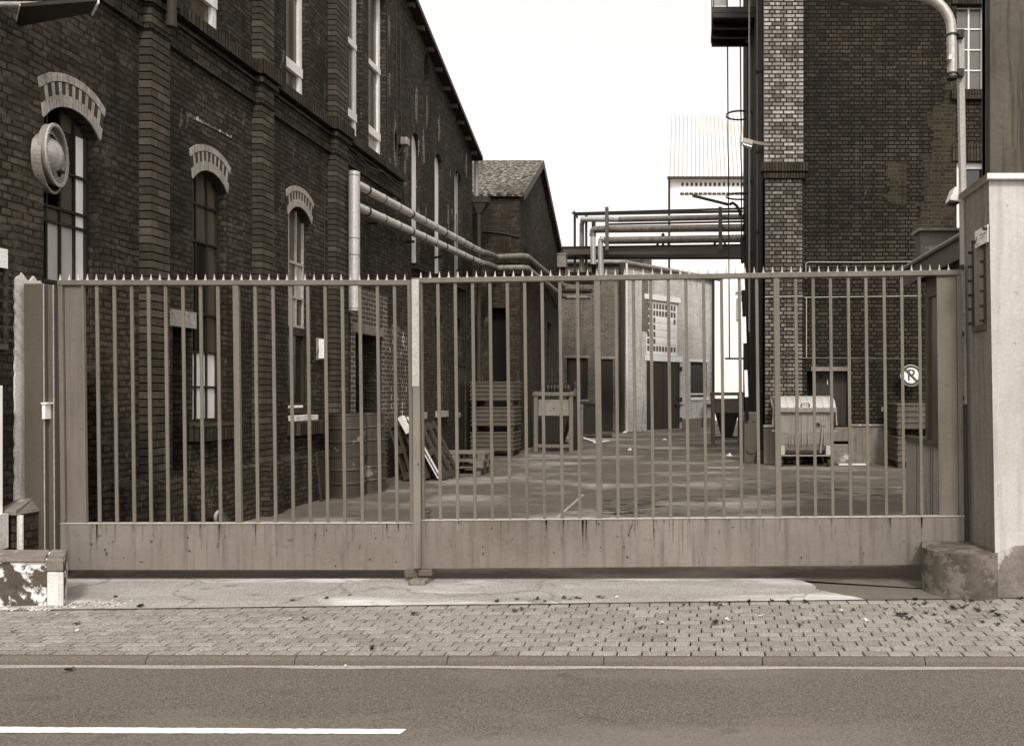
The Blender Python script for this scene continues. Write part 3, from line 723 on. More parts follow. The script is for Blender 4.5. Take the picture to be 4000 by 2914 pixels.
m = MB(); m.lathe(c - ax * .075 - a_ * .0, [(.15, .01), (.148, .04), (.130, .075), (.095, .10), (.05, .115), (.004, .12)], 36, ax); m.build('fan_hub', 'pipe', t)
m = MB(); m.beam(c - ax * .06 + up_ * .06, c - ax * .05 + up_ * .09 - a_ * .24, .012, .02); m.beam(c - ax * .06 + up_ * .06, c - ax * .05 - up_ * .2 + a_ * .12, .012, .02); m.build('strut', 'galv', t)
m = MB(); rs = [ring(.27, -.10, -.07), ring(.275, -.03, -.07), ring(.25, -.03, -.07)]
for k in range(2): skin(m, rs[k], rs[k + 1])
m.build('wall_sleeve', 'galv', t)
# flat lamp housing at the upper left corner
t = thing('street_light_box', 'flat dark lamp housing with bright white edges on a tube arm, high at upper left', 'street light', (-5.6, 6.2, 4.7))
zz = 4.72; k_ = (zz - EYE)
def oz(u, v): Y = k_ * F / (V0 - v); return Vector((XU(u, Y), Y, zz))
q = [oz(62, 108), oz(360, 52), oz(385, 4), oz(80, 28)]
m = MB(); m.hexa([p for p in q] + [p + Vector((0, 0, .03)) for p in q]); m.build('housing', 'dark_steel', t)
m = MB()
for i in (1, 3, 0):
    a, b = q[i], q[(i + 1) % 4]; m.beam(a + Vector((0, 0, .015)), b + Vector((0, 0, .015)), .010, .012 if i != 1 else .075)
m.build('edge_trim', 'white_paint', t)
m = MB(); m.tube([P(-330, 20, 6.25), P(150, 19, 6.28)], .022, 12); m.build('arm', 'lamp_tube', t)
# horn and pipe stub below the string course
t = thing('wall_siren', 'dark bracket with stub pipe and horn high on the hall near the first pilaster', 'siren', (LX, 8.3, 5.7))
m = MB(); a = P(672, -30, 8.05); b = P(670, 100, 8.05); m.tube([a, b], .045, 14); m.lathe(b + Vector((0, 0, -.0)), [(.052, -.02), (.052, .03)], 14); m.build('stub_pipe', 'rust', t)
m = MB(); a = P(615, 20, 8.1); m.box(a.x - .06, a.x + .05, 8.05, 8.3, a.z - .12, a.z + .03); m.beam(P(610, 55, 8.15), P(668, 75, 8.1), .05, .05); m.beam(P(655, 40, 8.2), P(655, 120, 8.2), .03, .03); m.build('horn', 'dark_steel', t)
# pipes along the hall
duct = thing('steam_pipes', 'pair of pale lagged pipes running from a vertical duct along the hall wall', 'pipes', (-5.4, 12.4, 3))
X = LX + .25; yv = YX(1384, X)
m = MB(); m.tube([(X, yv, ZV(1215, yv)), (X, yv, ZV(940, yv)), (X, yv, ZV(672, yv))], .085, 28); m.build('vertical_duct', 'pipe', duct)
for v in (690, 935, 1000, 1208):
    m = MB(); m.lathe((X, yv, ZV(v, yv)), [(.087, 0), (.090, .004), (.090, .018), (.087, .022)], 28); m.build('seam_band', 'galv', duct)
ya, yb = yv + .05, YX(1880, X)
up = [(X, ya, 4.99), (X, yb, 5.26), (X + .07, yb + .35, 5.29), (-5.3, 20.98, 5.31), (-4.62, 20.98, 5.34), (-4.50, 21.10, 5.34), (-4.50, 27.1, 5.34)]
lo = [(X, ya, 4.63), (X, yb, 4.97), (X + .07, yb + .35, 5.0), (-5.3, 20.98, 5.01), (-4.62, 20.98, 5.02), (-4.50, 21.10, 5.02), (-4.50, 26.9, 4.98), (-4.42, 27.15, 4.97), (-3.55, 27.15, 4.97)]
for pth in (up, lo):
    m = MB(); m.tube(pth[:2], .078, 22); m.build('pipe', 'pipe', duct)
    m = MB(); m.tube(pth[1:], .078, 22); m.build('pipe', 'pipe_dull', duct)
    for k in range(11):
        t_ = (k + .6) / 11; p0, p1 = Vector(pth[0]), Vector(pth[1]); q = p0.lerp(p1, t_); d = (p1 - p0)
        m = MB(); m.lathe(q, [(.080, -.03), (.086, -.026), (.086, .026), (.080, .03)], 20, d); m.build('seam_band', 'pipe_dull' if k % 3 else 'dark_steel', duct)
for k in range(4):
    y = ya + .9 + k * 1.75; m = MB(); m.beam((LX, y, 4.55), (X, y, 4.55 + .03 * k), .04, .04); m.build('pipe_bracket', 'dark_steel', duct)
# rainwater pipe at the far corner
t = thing('downpipe', 'rain pipe with funnel-shaped hopper head at the far corner of the hall', 'downpipe', (-5.6, 20.3, 0))
yy_ = 20.35
m = MB(); m.tube([(XU(1860, yy_), yy_, ZV(590, yy_)), (XU(1862, yy_), yy_, ZV(775, yy_))], .06, 16); m.build('upper_pipe', 'galv', t)
m = MB(); m.tube([(XU(1871, yy_), yy_, ZV(825, yy_)), (XU(1871, yy_), yy_, .4)], .05, 16); m.build('lower_pipe', 'rust', t)
xa, xb = XU(1849, yy_), XU(1911, yy_); za_, zm_, zb_ = ZV(772, yy_), ZV(795, yy_), ZV(838, yy_)
m = MB(); m.box(xa, xb, yy_ - .15, yy_ + .15, zm_, za_)
m.hexa([(xa + .12, yy_ - .06, zb_), (xb - .22, yy_ - .06, zb_), (xb - .22, yy_ + .06, zb_), (xa + .12, yy_ + .06, zb_), (xa + .02, yy_ - .13, zm_), (xb - .02, yy_ - .13, zm_), (xb - .02, yy_ + .13, zm_), (xa + .02, yy_ + .13, zm_)])
m.build('hopper_head', 'rust', t)

# ============================================================ GABLE HOUSE
GX, GY0, GYR, GY1 = -4.73, 21.2, 23.97, 27.5
gh = thing('gable_house', 'small brick building with mottled slate roof and gable towards the yard, beyond the hall', 'building', (-6.5, 24, 0))
ze = 7.05; zr = 8.75; zf = 8.75 - (GY1 - GYR) * .61
o1, o2 = XU(1915, GY0), XU(2018, GY0)
m = MB()
m.panel((0, GY0, 0), (1, 0, 0), (0, -1, 0), [(-12, -.1), (GX - .001, -.1), (GX - .001, ze), (-12, ze)], [rect(o1, o2, .01, ZV(1203, GY0))], thick=.35, back=False)
m.panel((GX, 0, 0), (0, 1, 0), (1, 0, 0), [(GY0 + .002, -.1), (GY1 - .002, -.1), (GY1 - .002, zf), (GYR, zr), (GY0 + .002, ze)], [rect(YX(2138, GX), YX(2151, GX), ZV(1400, 25.3), ZV(1258, 25.3))], thick=.35, back=False)
m.panel((0, GY1, 0), (1, 0, 0), (0, 1, 0), [(-12, -.1), (GX - .001, -.1), (GX - .001, zf), (-12, zf)], thick=.3, back=False)
m.build('wall', 'gable_brick', gh)
m = MB(); m.box(o1, o2, GY0 + .3, GY0 + .34, 0, ZV(1203, GY0)); m.build('gateway', 'black', gh)
m = MB(); m.box(GX - .3, GX - .26, YX(2136, GX), YX(2153, GX), 2.4, 4.2); m.build('window', 'glass_dark', gh)
m = MB()
def rs(ya, yb, za, zb, th=.09, x1=GX + .13):
    m.hexa([(-12, ya, za), (x1, ya, za), (x1, yb, zb), (-12, yb, zb), (-12, ya, za + th), (x1, ya, za + th), (x1, yb, zb + th), (-12, yb, zb + th)])
rs(GY0 - .10, GYR, ze - .05, zr + .02); rs(GYR, GY1 + .12, zr + .02, zf - .05)
m.build('roof', 'slates', gh)
m = MB()
for (ya, yb, za, zb) in ((GY0 - .1, GYR, ze - .08, zr - .01), (GYR, GY1 + .14, zr - .01, zf - .10)): m.beam((GX + .12, ya, za), (GX + .12, yb, zb), .03, .2)
m.build('verge_board', 'dark_steel', gh)
cable([(-5.75, GY0 - .02, 6.05), (-5.2, GY0 - .02, 6.0), (GX - .02, GY0 - .02, 5.9), (GX + .03, 22.5, 5.5), (GX + .03, 24, 5.2), (GX + .03, 27, 4.6)], .02, 'dark_steel', gh)
m = MB(); m.tube([(GX + .10, 24.0, 0), (GX + .10, 24.0, 4.5)], .05, 10); m.build('wall_pipe', 'rust', gh)
t = thing('junction_box', 'grey sheet box on the end of the slate roofed gable', 'box', tuple(P(2195, 1022, 27.3)))
a, b = P(2176, 1047, 27.3), P(2214, 999, 27.3); m = MB(); m.box(a.x, b.x, 27.1, 27.45, a.z, b.z); m.build('body', 'galv', t, bevel=.015)
m = MB(); m.box(a.x - .02, b.x + .02, 27.08, 27.47, b.z, b.z + .05); m.build('lid', 'galv', t)
m = MB(); m.tube([P(2186, 978, 27.3), P(2192, 985, 27.25), P(2197, 998, 27.25)], .05, 10); m.tube([P(2200, 1046, 27.3), P(2196, 1085, 27.3)], .09, 10); m.build('neck', 'rust', t)

# ============================================================ PIPE BRIDGE
A, B = (-5.2, 28.0), (1.66, 24.4)
br = thing('pipe_bridge', 'overhead steel bridge carrying lagged pipes from the gable house to the tower', 'pipe bridge', (-2, 26, 6))
def bp(u, v, dy=0.0): p = PL(u, v, A, B); p.y += dy; return p
def btube(name, mat, pts, r, dy=0.0, n=14):
    m = MB(); m.tube([bp(u, v, dy) for u, v in pts], r, n); return m.build(name, mat, br)
m = MB()
for dy in (0, .9):
    m.beam(bp(2180, 980, dy), bp(2903, 973, dy), .06, .25); m.beam(bp(2180, 966, dy), bp(2903, 956, dy), .16, .02); m.beam(bp(2180, 995, dy), bp(2903, 992, dy), .16, .03)
m.build('girder', 'post', br)
m = MB(); m.beam(bp(2180, 993, .45), bp(2903, 991, .45), .95, .03); m.build('deck', 'dark_steel', br)
btube('pipe', 'pipe', [(2272, 857), (2420, 858)], .095); btube('pipe', 'pipe_dull', [(2420, 858), (2905, 848)], .095)
btube('conduit', 'dark_steel', [(2374, 877), (2905, 866)], .035)
btube('pipe', 'pipe_dull', [(2317, 925), (2318, 905), (2326, 900), (2342, 899), (2905, 893)], .125, -.1)
btube('pipe', 'pipe', [(2319, 1035), (2318, 920)], .10, -.1)
btube('pipe', 'pipe_dull', [(2366, 944), (2905, 936)], .125, -.15)
btube('pipe', 'pipe', [(2349, 1085), (2348, 945), (2353, 936), (2366, 942)], .10, -.15)
btube('pipe', 'pipe_dull', [(2268, 1090), (2268, 870), (2272, 858)], .085, .3); btube('pipe', 'rust', [(2312, 1090), (2312, 842)], .075, .5)
m = MB(); m.beam(bp(2236, 834), bp(2905, 815), .10, .05); m.beam(bp(2245, 826, .5), bp(2905, 812, .5), .06, .08); m.beam(bp(2242, 826), bp(2242, 830, .9), .05, .05); m.build('cable_tray', 'dark_steel', br)
for u in (2242, 2287):
    m = MB(); m.beam(bp(u, 826, .2), bp(u, 1090, .2), .08, .08, (0, 1, 0)); m.build('leg', 'dark_steel', br)
for u in (2374, 2812):
    m = MB(); m.beam(bp(u, 818, -.3), bp(u + 1, 984, -.3), .12, .08, (0, 1, 0)); m.build('post', 'post', br)
for u in (2590, 2812):
    m = MB(); m.beam(bp(u, 915), bp(u - 24, 960), .06, .05); m.beam(bp(u, 915), bp(u + 24, 960), .06, .05); m.beam(bp(u, 912), bp(u, 965), .08, .06, (0, 1, 0)); m.build('pipe_saddle', 'dark_steel', br)
m = MB()
for (u0, u1, v0_, v1_) in ((2215, 2330, 1092, 1108), (2230, 2320, 1066, 1072)): m.beam(bp(u0, (v0_ + v1_) / 2, .2), bp(u1, (v0_ + v1_) / 2, .2), .5, .10)
m.build('cross_beam', 'dark_steel', br)
m = MB(); m.tube([bp(2196, 1139, -.1), bp(2312, 1139, -.1)], .085, 12); m.build('pipe', 'rust', br)

# ============================================================ REAR BUILDING
RA, RB, RC = (XU(2180, 31.6), 31.6), (XU(2437, 31.6), 31.6), (XU(2792, 36), 36.0)
rear = thing('rear_workshop', 'grey brick workshop with glass-block window and double doors closing the yard', 'building', (-1, 33, 0))
zt = 6.95
def rwall(A_, B_, nrm, quads, mat='rear_brick'):
    d = Vector((B_[0] - A_[0], B_[1] - A_[1], 0)); ln = d.length; d.normalize(); hs = []
    for (u0, u1, v0_, v1_) in quads:
        a = PL(u0, v1_, A_, B_); b = PL(u1, v1_, A_, B_); s0 = (a - Vector((A_[0], A_[1], 0))).dot(d); s1 = (b - Vector((A_[0], A_[1], 0))).dot(d)
        mid = PL((u0 + u1) / 2, v1_, A_, B_).y; hs.append((s0, s1, max(.01, ZV(v1_, mid)), ZV(v0_, mid)))
    m = MB(); m.panel((A_[0], A_[1], 0), d, nrm, [(0, -.1), (ln, -.1), (ln, zt), (0, zt)], [rect(*h) for h in hs], thick=.3, back=False)
    return m.build('wall', mat, rear), hs, d, ln
n1 = Vector((0, -1, 0)); d2 = Vector((RC[0] - RB[0], RC[1] - RB[1], 0)).normalized(); n2 = Vector((d2.y, -d2.x, 0))
_, h1, dd1, l1 = rwall(RA, RB, n1, [(2213, 2296, 1398, 1560), (2344, 2394, 1402, 1690)])
_, h2, dd2, l2 = rwall(RB, RC, n2, [(2524, 2650, 1176, 1386), (2526, 2657, 1412, 1686), (2697, 2762, 1414, 1552)], 'rear_sunlit')
def on(A_, d, n, s0, s1, z0, z1, dep0, dep1, name, mat, parent=rear, bevel=0):
    m = MB(); a = Vector((A_[0], A_[1], 0)) + d * s0; b = Vector((A_[0], A_[1], 0)) + d * s1
    m.hexa([a + n * dep0 + Vector((0, 0, z0)), b + n * dep0 + Vector((0, 0, z0)), b + n * dep1 + Vector((0, 0, z0)), a + n * dep1 + Vector((0, 0, z0)),
            a + n * dep0 + Vector((0, 0, z1)), b + n * dep0 + Vector((0, 0, z1)), b + n * dep1 + Vector((0, 0, z1)), a + n * dep1 + Vector((0, 0, z1))])
    return m.build(name, mat, parent, bevel)
s0, s1, z0, z1 = h1[0]; f = on(RA, dd1, n1, s0, s1, z0, z1, -.16, -.12, 'window', 'dark_paint'); on(RA, dd1, n1, s0 + .08, s1 - .25, z0 + .1, z1 - .1, -.12, -.11, 'pane', 'glass_mid', f)
on(RA, dd1, n1, s0 - .05, s1 + .05, z0 - .09, z0 - .002, -.1, .05, 'sill', 'arch_light'); on(RA, dd1, n1, s0 - .1, s1 + .1, z1, z1 + .1, -.1, .02, 'lintel', 'arch_light')
s0, s1, z0, z1 = h1[1]; on(RA, dd1, n1, s0, s1, z0, z1, -.12, -.06, 'door', 'door_paint'); on(RA, dd1, n1, s0 - .1, s1 + .1, z1, z1 + .1, -.1, .02, 'lintel', 'arch_light')
s0, s1, z0, z1 = h2[0]
on(RB, dd2, n2, s0 - .12, s1 + .12, z1, z1 + .22, -.1, .03, 'lintel', 'white_paint')
gb = on(RB, dd2, n2, s0, s1, z0, z1, -.18, -.06, 'glass_block_window', 'white_paint')
nx, nz = 10, 7; m = MB()
for i in range(nx):
    for k in range(nz):
        a0 = s0 + .1 + (s1 - s0 - .2) * (i + .12) / nx; a1 = s0 + .1 + (s1 - s0 - .2) * (i + .88) / nx
        b0 = z0 + .1 + (z1 - z0 - .2) * (k + .1) / nz; b1 = z0 + .1 + (z1 - z0 - .2) * (k + .9) / nz
        m.cur = 1 if (3 <= i <= 8 and 1 <= k <= 4 or (5 <= i and k <= 3 and k > 0)) else 0
        base = Vector((RB[0], RB[1], 0))
        for (e, dp) in ((0, -.055),):
            pts = [base + dd2 * a0 + Vector((0, 0, b0)), base + dd2 * a1 + Vector((0, 0, b0)), base + dd2 * a1 + Vector((0, 0, b1)), base + dd2 * a0 + Vector((0, 0, b1))]
            m.hexa([p + n2 * -.065 for p in pts] + [p.lerp(pts[(q + 2) % 4], .12) + n2 * -.045 for q, p in enumerate(pts)])
m.build('glass_block', ['glass_mid', 'glass_white'], gb)
s0, s1, z0, z1 = h2[1]; mid = (s0 + s1) / 2
on(RB, dd2, n2, s0 - .12, s1 + .12, z1 + .003, z1 + .24, -.1, .03, 'lintel', 'white_paint')
for (a, b) in ((s0, mid - .01), (mid + .01, s1)):
    d = on(RB, dd2, n2, a, b, z0, z1, -.12, -.05, 'door', 'door_paint')
for z in (z0 + .4, z0 + 1.3, z1 - .3):
    on(RB, dd2, n2, s1 - .02, s1 + .1, z - .1, z + .1, -.02, .03, 'hinge', 'dark_steel')
on(RB, dd2, n2, s1 - .3, s1 + .12, z0 + 1.02, z0 + 1.08, -.02, .06, 'door_bolt', 'dark_steel')
s0, s1, z0, z1 = h2[2]
f = on(RB, dd2, n2, s0, s1, z0, z1, -.2, -.15, 'window', 'dark_paint'); on(RB, dd2, n2, s0 + .1, s1 - .1, z0 + .22, z1 - .15, -.15, -.14, 'pane', 'glass_dark', f); on(RB, dd2, n2, s0 + .05, s1 - .1, z0 + .12, z0 + .18, -.15, -.12, 'drip_rail', 'white_paint', f)
on(RB, dd2, n2, s0 - .05, s1 + .08, z0 - .12, z0 - .002, -.1, .06, 'sill', 'white_paint'); on(RB, dd2, n2, s0 - .08, s1 + .08, z1, z1 + .11, -.1, .02, 'lintel', 'white_paint')
on(RB, dd2, n2, 1.05, 1.42, 4.2, 6.5, -.01, .006, 'brick_patch', 'rear_brick')
# plinth, gutter, roof, downpipes
on(RB, dd2, n2, h2[1][1] + .1, l2, 0, .45, 0, .03, 'plinth', 'conc_dark')
m = MB(); a = Vector((RA[0] - .3, RA[1] - .12, zt + .02)); b = Vector((RB[0], RB[1] - .12, zt)); c3 = Vector((RC[0], RC[1], zt - .02)) + n2 * .12
m.tube([a, b, c3 + dd2 * .2], .10, 12); m.build('gutter', 'pipe_dull', rear)
m = MB(); m.hexa([(RA[0] - .3, RA[1] - .1, zt), (RB[0] + .1, RB[1] - .1, zt), (RB[0], RB[1] + 5, zt + .5), (RA[0] - .3, RA[1] + 5, zt + .5)] + [(RA[0] - .3, RA[1] - .1, zt + .1), (RB[0] + .1, RB[1] - .1, zt + .1), (RB[0], RB[1] + 5, zt + .6), (RA[0] - .3, RA[1] + 5, zt + .6)])
m.hexa([(RB[0], RB[1], zt + .02), (RC[0], RC[1], zt + .02), (RC[0] - 3, RC[1] + 3, zt + .5), (RB[0] - 3, RB[1] + 4, zt + .5), (RB[0], RB[1], zt + .08), (RC[0], RC[1], zt + .08), (RC[0] - 3, RC[1] + 3, zt + .6), (RB[0] - 3, RB[1] + 4, zt + .6)])
m.build('roof', 'dark_steel', rear)
m = MB(); q = Vector((RC[0], RC[1], 0)) - dd2 * .02; e = q + Vector((-3, 4, 0)); m.hexa([q, q + Vector((.02, .3, 0)), e + Vector((.02, .3, 0)), e] + [p + Vector((0, 0, zt)) for p in (q, q + Vector((.02, .3, 0)), e + Vector((.02, .3, 0)), e)]); m.build('end_wall', 'rear_brick', rear)
for (u, mat, r, dy) in ((2433, 'rust', .10, -.05), (2449, 'white_paint', .045, .12), (2427, 'dark_steel', .05, -.16)):
    p = PL(u, 1050, RA, (RB[0] + 5, RB[1])); m = MB(); m.tube([(p.x, 31.42 + dy * .3, zt - .05), (p.x, 31.42 + dy * .3, .02)], r, 12); m.build('downpipe', mat, rear)
p = PL(2786, 1300, RB, (RC[0] + .7, RC[1] + .76)); m = MB(); m.tube([(p.x, p.y - .15, zt - .1), (p.x, p.y - .15, 1.3)], .06, 10); m.build('downpipe', 'dark_steel', rear)
a = PL(2745, 1672, RB, RC) + n2 * .15; b = PL(2745, 1592, RB, RC) + n2 * .15; c4 = PL(2752, 1584, RB, RC) + n2 * .15; d4 = PL(2785, 1584, RB, RC) + n2 * .15
m = MB(); m.tube([a, b, c4, d4], .08, 12); m.build('bent_pipe', 'dark_steel', rear)
# far houses
t = thing('far_shed', 'low brick shed roof with chimney stump beyond the workshop', 'building', (-3, 42, 0))
m = MB(); a, b = P(2300, 1026, 42), P(2533, 1022, 42); m.box(a.x, b.x, 42, 46, 0, a.z - .05); m.build('wall', 'rear_brick', t)
m = MB(); m.box(a.x - .2, b.x - .3, 41.8, 46, a.z - .05, a.z + .12); m.build('roof', 'dark_steel', t)
m = MB(); c5 = P(2524, 1000, 42); m.box(c5.x - .25, c5.x + .28, 41.95, 42.6, a.z - .1, c5.z + .1); m.box(c5.x - .35, c5.x + .2, 41.9, 42.62, c5.z - .25, c5.z - .1); m.build('chimney', 'infill_brick', t)
t = thing('white_building', 'bright whitewashed low building in the gap between workshop and tower', 'building', (2, 45, 0))
m = MB(); m.box(-1.5, 9, 45, 52, -.1, ZV(1112, 45)); m.build('wall', 'white_brick', t)
m = MB(); m.box(XU(2877, 44.9), XU(2893, 44.9), 44.9, 45.1, ZV(1250, 45), ZV(1165, 45)); m.box(XU(2874, 44.9), XU(2902, 44.9), 44.85, 45.1, ZV(1144, 45), ZV(1140, 45)); m.build('window', 'flaky_paint', t)
t = thing('corrugated_roof_building', 'tall pale building with corrugated roof and toothed brick eaves behind the bridge', 'building', (2, 62, 0))
zE = ZV(700, 60); xl = XU(2617, 60)
m = MB(); m.box(xl, 16, 60, 68, -.1, zE); m.build('wall', 'white_brick', t)
m = MB(); zR = ZV(458, 66); m.hexa([(xl - .15, 59.6, zE - .1), (16, 59.6, zE - .1), (16, 66, zR), (xl - .15, 66, zR), (xl - .15, 59.6, zE + .02), (16, 59.6, zE + .02), (16, 66, zR + .12), (xl - .15, 66, zR + .12)])
m.build('roof', 'corrugated', t)
m = MB(); m.box(xl - .2, 16, 59.45, 59.65, zE - .12, zE + .06); m.build('eaves_gutter', 'dark_steel', t)
m = MB(); m.cur = 1; m.box(xl + .7, 16, 59.95, 59.998, zE - 1.22, zE - .30); m.cur = 0
for k in range(40):
    x = xl + .9 + k * .36; m.box(x, x + .17, 59.86, 60, zE - .55, zE - .32)
    m.box(x - .1, x + .2, 59.9, 60, zE - 1.22, zE - 1.08)
m.build('toothed_frieze', ['dark_paint', 'white_brick'], t)
m = MB(); m.tube([(xl - .05, 59.7, zE - .1), (xl - .05, 59.7, 2)], .09, 8); m.build('downpipe', 'rust', t)

# ============================================================ TOWER (right)
TY, PY = 17.6, 17.42
tower = thing('brick_tower', 'tall dark brick tower building with a pale brick corner pier, right of the yard', 'factory building', (4, 20, 0))
px0, px1 = XU(2985, PY), XU(3138, PY)
TX = px0 + .02
wn1 = (XU(3737, TY), XU(3846, TY), ZV(352, TY), ZV(20, TY)); wn2 = (XU(3737, TY), XU(3846, TY), ZV(905, TY), ZV(632, TY))
hd = (XU(3152, TY), XU(3316, TY), ZV(1660, TY), ZV(1450, TY))
m = MB(); m.panel((0, TY, 0), (1, 0, 0), (0, -1, 0), rect(TX, 11, -.1, 15), [rect(*wn1), rect(*wn2), rect(*hd)], thick=.4, back=False, hole_depth=.35)
m.panel((11, 0, 0), (0, 1, 0), (1, 0, 0), rect(TY + .01, 24.6, -.1, 15), thick=.3, back=False)
m.box(TX, 11, TY + .45, 24.6, 14.9, 15.2)
m.build('wall', 'tower_brick', tower)
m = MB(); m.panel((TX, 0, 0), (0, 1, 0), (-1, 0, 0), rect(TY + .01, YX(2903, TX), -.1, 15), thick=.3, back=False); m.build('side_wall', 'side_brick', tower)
m = MB(); zl0, zl1 = ZV(680, PY), ZV(637, PY)
m.box(px0, px1, PY, TY, zl1 + .002, 15.1); m.build('upper_pier', 'pier_brick', tower)
m = MB(); m.box(px0 + .03, px1 - .02, PY + .02, TY, -.1, zl0 - .1); m.build('lower_pier', 'pier_low', tower)
m = MB(); m.box(px0 - .06, px1 + .10, PY - .07, TY, zl0 + .05, zl1); m.box(px0 - .0, px1 + .04, PY - .03, TY, zl0 - .1, zl0 + .047); m.build('pier_ledge', 'soldier', tower)
# repaired brickwork, ragged outline
pts = [(3560, 905), (3575, 780), (3610, 690), (3590, 620), (3600, 560), (3620, 450), (3650, 395), (3690, 330), (3850, 325), (3850, 1000), (3640, 1010), (3600, 960)]
pp = []
for (u, v), (u2, v2) in zip(pts, pts[1:] + pts[:1]):
    for k in range(5): t_ = k / 5; pp.append((XU(u + (u2 - u) * t_, TY) + random.uniform(-.09, .09), ZV(v + (v2 - v) * t_, TY) + random.choice((-.09, 0, .09))))
m = MB(); m.panel((0, TY - .008, 0), (1, 0, 0), (0, -1, 0), [p for p in pp], [rect(wn2[0] - .02, wn2[1] - .2, wn2[2] + .1, wn2[3] + .02)] if False else [], thick=.007)
# window openings must stay open: split the patch around them
m = MB()
def patch_strip(u0, u1, v0_, v1_):
    n = 10; L_ = []; R_ = []
    for k in range(n + 1):
        v = v0_ + (v1_ - v0_) * k / n; L_.append((XU(u0, TY) + random.uniform(-.14, .10), ZV(v, TY))); R_.append((XU(u1, TY), ZV(v, TY)))
    m.panel((0, TY - .008, 0), (1, 0, 0), (0, -1, 0), L_ + list(reversed(R_)), thick=.007)
patch_strip(3680, 3732, 300, 420); patch_strip(3640, 3732, 425, 610); patch_strip(3610, 3732, 612, 790); patch_strip(3585, 3732, 795, 1000)
patch_strip(3470, 3540, 640, 800)
m.build('repaired_brickwork', 'tower_patch', tower)
for k, wn in enumerate((wn1, wn2)):
    x0, x1, z0, z1 = wn; Yw = TY + .16; m = MB()
    if k == 0:
        xs_ = [x0 + .02, x0 + (x1 - x0) * .5, x1 - .02]; zs_ = [z0 + .02 + (z1 - z0 - .04) * q / 4 for q in range(5)]
        for x in xs_: m.box(x - .018, x + .018, Yw - .03, Yw, z0, z1)
        for z in zs_: m.box(x0, x1, Yw - .026, Yw - .004, z - .014, z + .014)
    else:
        m.box(x0, x0 + .09, Yw - .08, Yw, z0, z1); m.box(x0, x1, Yw - .06, Yw, z1 - .14, z1); m.box(x0, x1, Yw - .06, Yw, z0, z0 + .06); m.box(x0 + .09, x1, Yw - .06, Yw, z0 + .26, z0 + .34)
    f = m.build('window', 'white_paint', tower)
    m = MB(); m.cur = 1 if k == 0 else 0; m.box(x0, x1, Yw, Yw + .02, z0, z1); m.build('pane', GL, f)
    m = MB(); m.box(x0 - .12, x1 + .1, TY - .03, TY + .1, z1 + .002, z1 + .40); m.build('flat_arch', 'soldier', tower)
    if k == 0:
        m = MB(); m.box(x0 - .14, x1 + .12, TY - .10, TY + .12, z0 - .24, z0 - .02); m.build('sill', 'soldier', tower)
x0, x1, z0, z1 = hd
m = MB(); m.box(XU(3183, TY), x1, TY + .14, TY + .2, z0, z1); hatch = m.build('hatch_door', 'door_paint', tower)
m = MB(); m.box(XU(3208, TY), XU(3213, TY), TY + .125, TY + .14, z0, z1); m.box(XU(3287, TY), XU(3291, TY), TY + .125, TY + .14, z0, z1 - .4); m.box(XU(3183, TY), x1, TY + .125, TY + .14, z1 - .16, z1 - .10); m.build('door_batten', 'dark_paint', hatch)
m = MB(); m.box(x0 + .02, XU(3183, TY), TY + .3, TY + .34, z0, z1); m.build('hatch_gap', 'black', tower)
m = MB(); m.box(XU(3166, TY), XU(3319, TY), TY - .12, TY + .1, z1 + .002, z1 + .095); m.build('hatch_lintel', 'stone', tower)
p = P(3232, 1494, TY + .13); text_mesh('number', '1', .16, hatch, 'white_paint', (p.x, TY + .12, p.z), (R(90), 0, 0))
# side pipes and cable runs up the tower corner
def vpipe(u, Y, r, z0, z1, mat='dark_steel', name='riser_pipe'):
    m = MB(); m.tube([(XU(u, Y), Y, z0), (XU(u, Y), Y, z1)], r, 10); return m.build(name, mat, tower)
vpipe(2927, 20.0, .022, 3.2, 14.5, 'flaky_paint'); vpipe(2958, 18.3, .02, .8, 14.5, 'wood'); vpipe(2934, 21.6, .045, 3.2, 14.5, 'wood'); vpipe(2941, 21.0, .07, .2, 14.5, 'dark_steel'); vpipe(2952, 20.4, .05, 0, 14.5); vpipe(2963, 19.6, .05, 1, 14.5, 'rust')
vpipe(2972, 18.8, .03, 5.5, 14.5, 'wood'); vpipe(2981, 18.1, .02, 1.5, 14.5); vpipe(2920, 22.6, .04, 0, 14.5)
for k in range(7):
    for (dx, y) in ((.16, 18.2), (.2, 20.8)): m = MB(); m.box(TX - dx, TX, y, y + .05, 1.6 + k * 1.9, 1.66 + k * 1.9); m.build('pipe_clip', 'dark_steel', tower)
cable([(XU(3148, TY - .02), TY - .02, ZV(1090, TY)), (XU(3148, TY - .02), TY - .02, ZV(1030, TY)), (XU(3160, TY - .02), TY - .02, ZV(1025, TY)), (XU(3350, TY - .02), TY - .02, ZV(1026, TY)), (XU(3590, TY - .02), TY - .02, ZV(1023, TY))], .012, 'flaky_paint', tower)
cable([(XU(2988, PY - .02), PY - .02, ZV(1165, TY)), (XU(3137, PY - .02), PY - .02, ZV(1161, TY))], .012, 'flaky_paint', tower); cable([(XU(3140, TY - .02), TY - .02, ZV(1163, TY)), (XU(3600, TY - .02), TY - .02, ZV(1157, TY))], .012, 'flaky_paint', tower)
cable([(XU(3150, TY - .02), TY - .02, ZV(1160, TY)), (XU(3150, TY - .02), TY - .02, ZV(1400, TY))], .012, 'flaky_paint', tower); cable([(XU(2990, PY - .02), PY - .02, ZV(1402, TY)), (XU(3150, PY - .02), PY - .02, ZV(1400, TY)), (XU(3600, PY - .02), TY - .02, ZV(1402, TY))], .008, 'conc_dark', tower)
